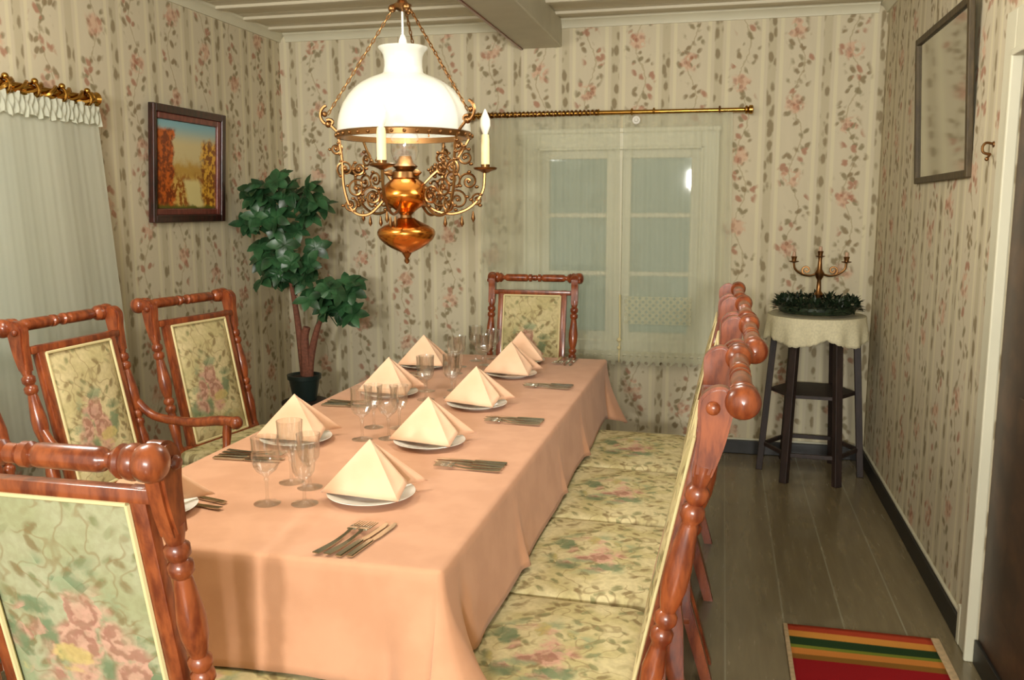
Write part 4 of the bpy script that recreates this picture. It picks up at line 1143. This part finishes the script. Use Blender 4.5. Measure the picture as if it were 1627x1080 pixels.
# crochet cloth
def doily(u, v):
    a = u*2*PI
    if v < 0.5:
        r = 0.262*(v/0.5); return (SX+r*math.cos(a), SY+r*math.sin(a), ZS+0.004)
    t = (v-0.5)/0.5
    sc = 0.10 + 0.045*abs(math.sin(a*2.5+0.5)) + 0.006*abs(math.sin(a*24))
    r = 0.262 + 0.012*math.sin(t*PI/2) + 0.010*t*math.sin(a*14)
    return (SX+r*math.cos(a), SY+r*math.sin(a), ZS+0.004-0.006*math.sin(t*PI/2)-sc*t)
b = MB(); b.grid(doily, 192, 20, closed_u=True)
bmesh.ops.remove_doubles(b.bm, verts=b.bm.verts[:], dist=0.0003)
o = b.build('crochet_cloth', M['crochet'], None, smooth=70); md = o.modifiers.new('t', 'SOLIDIFY'); md.thickness = 0.002
tag(o, 'cream scalloped crochet cloth hanging over the plant stand top', 'cloth')

def leaf_shape(b, c, d, nrm, L, W, curl=0.2, n=4):
    d = d.normalized(); s_ = d.cross(nrm)
    if s_.length < 1e-3: s_ = d.cross(Vector((1, 0, 0)))
    s_.normalize(); nn = s_.cross(d)
    prev = None
    for i in range(n+1):
        t = i/n; w_ = W*math.sin(PI*min(1, t*0.93+0.05))**0.8/2; p = c + d*(L*t) - nn*(curl*L*t*t)
        row = [b.bm.verts.new(p - s_*w_ + nn*w_*0.25), b.bm.verts.new(p), b.bm.verts.new(p + s_*w_ + nn*w_*0.25)]
        if prev:
            b.bm.faces.new((prev[0], prev[1], row[1], row[0])); b.bm.faces.new((prev[1], prev[2], row[2], row[1]))
        prev = row
rnd = random.Random(3)
wr_ = empty('leafy_wreath', (SX, SY, ZS+0.008), 0, 'dark green leaf wreath around the candelabrum on the plant stand', 'wreath')
b = MB(); pts = [(0.185*math.cos(t*2*PI/24), .185*math.sin(t*2*PI/24), 0.03) for t in range(24)]; b.tube(pts, 0.022, 8, closed=True); b.build('ring', M['leaf2'], wr_)
b = MB()
for i in range(800):
    a = rnd.random()*2*PI; th = rnd.uniform(-0.3, PI+0.3)
    R_ = 0.185 + 0.03*math.cos(th); c = Vector((R_*math.cos(a), R_*math.sin(a), 0.034 + 0.038*math.sin(th)))
    d = Vector((math.cos(a)*math.cos(th), math.sin(a)*math.cos(th), max(0.1, math.sin(th)))) + Vector((rnd.uniform(-.8, .8), rnd.uniform(-.8, .8), rnd.uniform(-.1, .5)))
    leaf_shape(b, c, d, Vector((0, 0, 1)), rnd.uniform(.03, .055), rnd.uniform(.014, .024), 0.2, 3)
for i in range(60):
    a = rnd.random()*2*PI; c = Vector((0.06*math.cos(a), .06*math.sin(a), 0.01)); leaf_shape(b, c, Vector((rnd.uniform(-1, 1), rnd.uniform(-1, 1), .9)), Vector((0, 0, 1)), .06, .016, .3, 3)
tag(b.build('leaves', M['leaf2'], wr_, smooth=0, recalc=False), kind='stuff')

cd = empty('candelabrum', (SX+0.005, SY, ZS+0.006), 0, 'brass three armed candelabrum inside the wreath on the plant stand', 'candelabrum')
b = MB(); b.lathe([(0, .055), (.006, .057), (.014, .035), (.03, .016), (.06, .012), (.09, .022), (.11, .026), (.13, .014), (.19, .011), (.21, .022), (.23, .026), (.25, .014), (.30, .010), (.32, .012)], (0, 0, 0), None, 18)
b.build('stem', M['old_brass'], cd)
for s_ in (-1, 1):
    b = MB(); b.tube(smooth_pts([(0, 0, .235), (s_*.045, 0, .215), (s_*.09, 0, .222), (s_*.130, 0, .25), (s_*.138, 0, .29)], 5), 0.0065, 8)
    b.tube(spiral(Vector((s_*.07, 0, .245)), Vector((s_, 0, 0)), Vector((0, 0, 1)), .026, .006, 1.3, -1.5), 0.005, 6)
    b.build('arm', M['old_brass'], cd)
for x_, z_ in ((0, .315), (-.138, .285), (.138, .285)):
    b = MB(); b.lathe([(0, .008), (.006, .026), (.01, .027), (.012, .012), (.02, .013), (.035, .017), (.037, .012)], (x_, 0, z_), None, 14); b.build('candle_cup', M['old_brass'], cd)
    b = MB(); b.lathe([(0, .0005), (0, .010), (.030, .009), (.033, .0005)], (x_, 0, z_+.03), None, 12); b.build('candle_stub', M['pink_candle'], cd)

# ------------------------------------------------------------------ potted tree on a low stool
PXT, PYT = -2.445, 4.80
st = empty('low_stool', (PXT, PYT, 0), 0, 'low dark stool under the potted tree behind the table', 'stool')
b = MB(); b.lathe([(0, .13), (.004, .14), (.02, .14), (.025, .13)], (0, 0, .325), None, 28); b.build('seat', M['dark_wood'], st)
for k in range(4):
    a = PI/4+k*PI/2; b = MB(); b.lathe([(0, .012), (.5, .018), (1, .015)], (.125*math.cos(a), .125*math.sin(a), 0), (.09*math.cos(a), .09*math.sin(a), .327), 10); b.build('leg', M['dark_wood'], st)
pt = empty('potted_tree', (PXT, PYT, 0.351), 0, 'leafy green potted tree with two trunks in the far left corner', 'potted plant')
b = MB(); b.lathe([(0, .0005), (0, .068), (.002, .070), (.13, .092), (.132, .101), (.158, .103), (.158, .094), (.14, .088)], (0, 0, 0), None, 32, cap=False); b.build('pot', M['pot'], pt)
b = MB(); b.lathe([(0, .086), (.006, .05), (.012, .0005)], (0, 0, .142), None, 20); b.build('soil', M['soil'], pt)
def T(x, z, y=0.0): return (x-PXT, y, z-0.351)
b = MB()
b.tube([T(p[0], p[2], p[1]) for p in smooth_pts([(-2.440, 0, .49), (-2.455, 0, .62), (-2.475, .01, .78), (-2.50, .02, .95), (-2.525, .01, 1.15), (-2.555, 0, 1.40)], 6)], [0.026-0.016*i/30 for i in range(31)], 10)
b.build('trunk', M['bark'], pt)
b = MB(); b.tube([T(p[0], p[2], p[1]) for p in smooth_pts([(-2.415, .0, .49), (-2.40, 0, .60), (-2.365, 0, .74), (-2.32, -.01, .85), (-2.27, -.02, .93)], 6)], [0.028-0.016*i/24 for i in range(25)], 10)
b.build('trunk', M['bark'], pt)
b = MB(); b.tube([T(p[0], p[2], p[1]) for p in smooth_pts([(-2.43, .0, .49), (-2.425, -0.01, .60), (-2.43, -.01, .73), (-2.41, -.01, .80)], 6)], [0.034-0.012*i/18 for i in range(19)], 10)
b.build('trunk', M['bark'], pt)
b = MB()
tips = []
blobs = [(-2.545, 1.60, .17, .13, 9), (-2.68, 1.55, .13, .11, 8), (-2.40, 1.58, .14, .10, 8), (-2.73, 1.44, .09, .09, 5), (-2.55, 1.43, .17, .10, 9), (-2.36, 1.47, .11, .08, 5), (-2.64, 1.26, .14, .10, 8), (-2.47, 1.25, .13, .12, 7), (-2.38, 1.16, .08, .08, 3), (-2.60, 1.10, .13, .09, 7), (-2.44, 1.08, .10, .07, 3), (-2.22, .99, .13, .10, 8), (-2.16, 1.04, .10, .08, 5), (-2.17, .90, .11, .07, 5), (-2.33, .92, .08, .06, 3), (-2.36, .98, .06, .06, 2)]
stems = MB()
for (bx_, bz_, rx, rz_, n) in blobs:
    for i in range(n):
        a = rnd.random()*2*PI; r = rnd.random()**0.5
        c = Vector(T(bx_+rx*0.75*r*math.cos(a), bz_+rz_*0.75*r*math.sin(a), rnd.uniform(-.12, .10)))
        root = Vector(T(bx_*0.6+(-2.53 if bz_ > 1.03 else -2.29)*0.4, bz_-0.09))
        stems.tube([root, root.lerp(c, .6)+Vector((0, 0, .015)), c], 0.0028, 5)
        m_ = rnd.randint(5, 6); ph = rnd.random()*6
        axn = Vector((rnd.uniform(-.7, .7), rnd.uniform(-1.0, -.2), rnd.uniform(.1, .9))).normalized()
        ax1 = axn.orthogonal().normalized(); ax2 = axn.cross(ax1)
        for j in range(m_):
            an = ph + 2*PI*j/m_
            d = ax1*math.cos(an) + ax2*math.sin(an) + axn*rnd.uniform(-.1, .35)
            leaf_shape(b, c, d, axn, rnd.uniform(.070, .100), rnd.uniform(.052, .070), rnd.uniform(.15, .5), 4)
tag(b.build('foliage', M['leaf'], pt, smooth=80, recalc=False), kind='stuff')
tag(stems.build('leaf_stalks', M['leaf'], pt), kind='stuff')
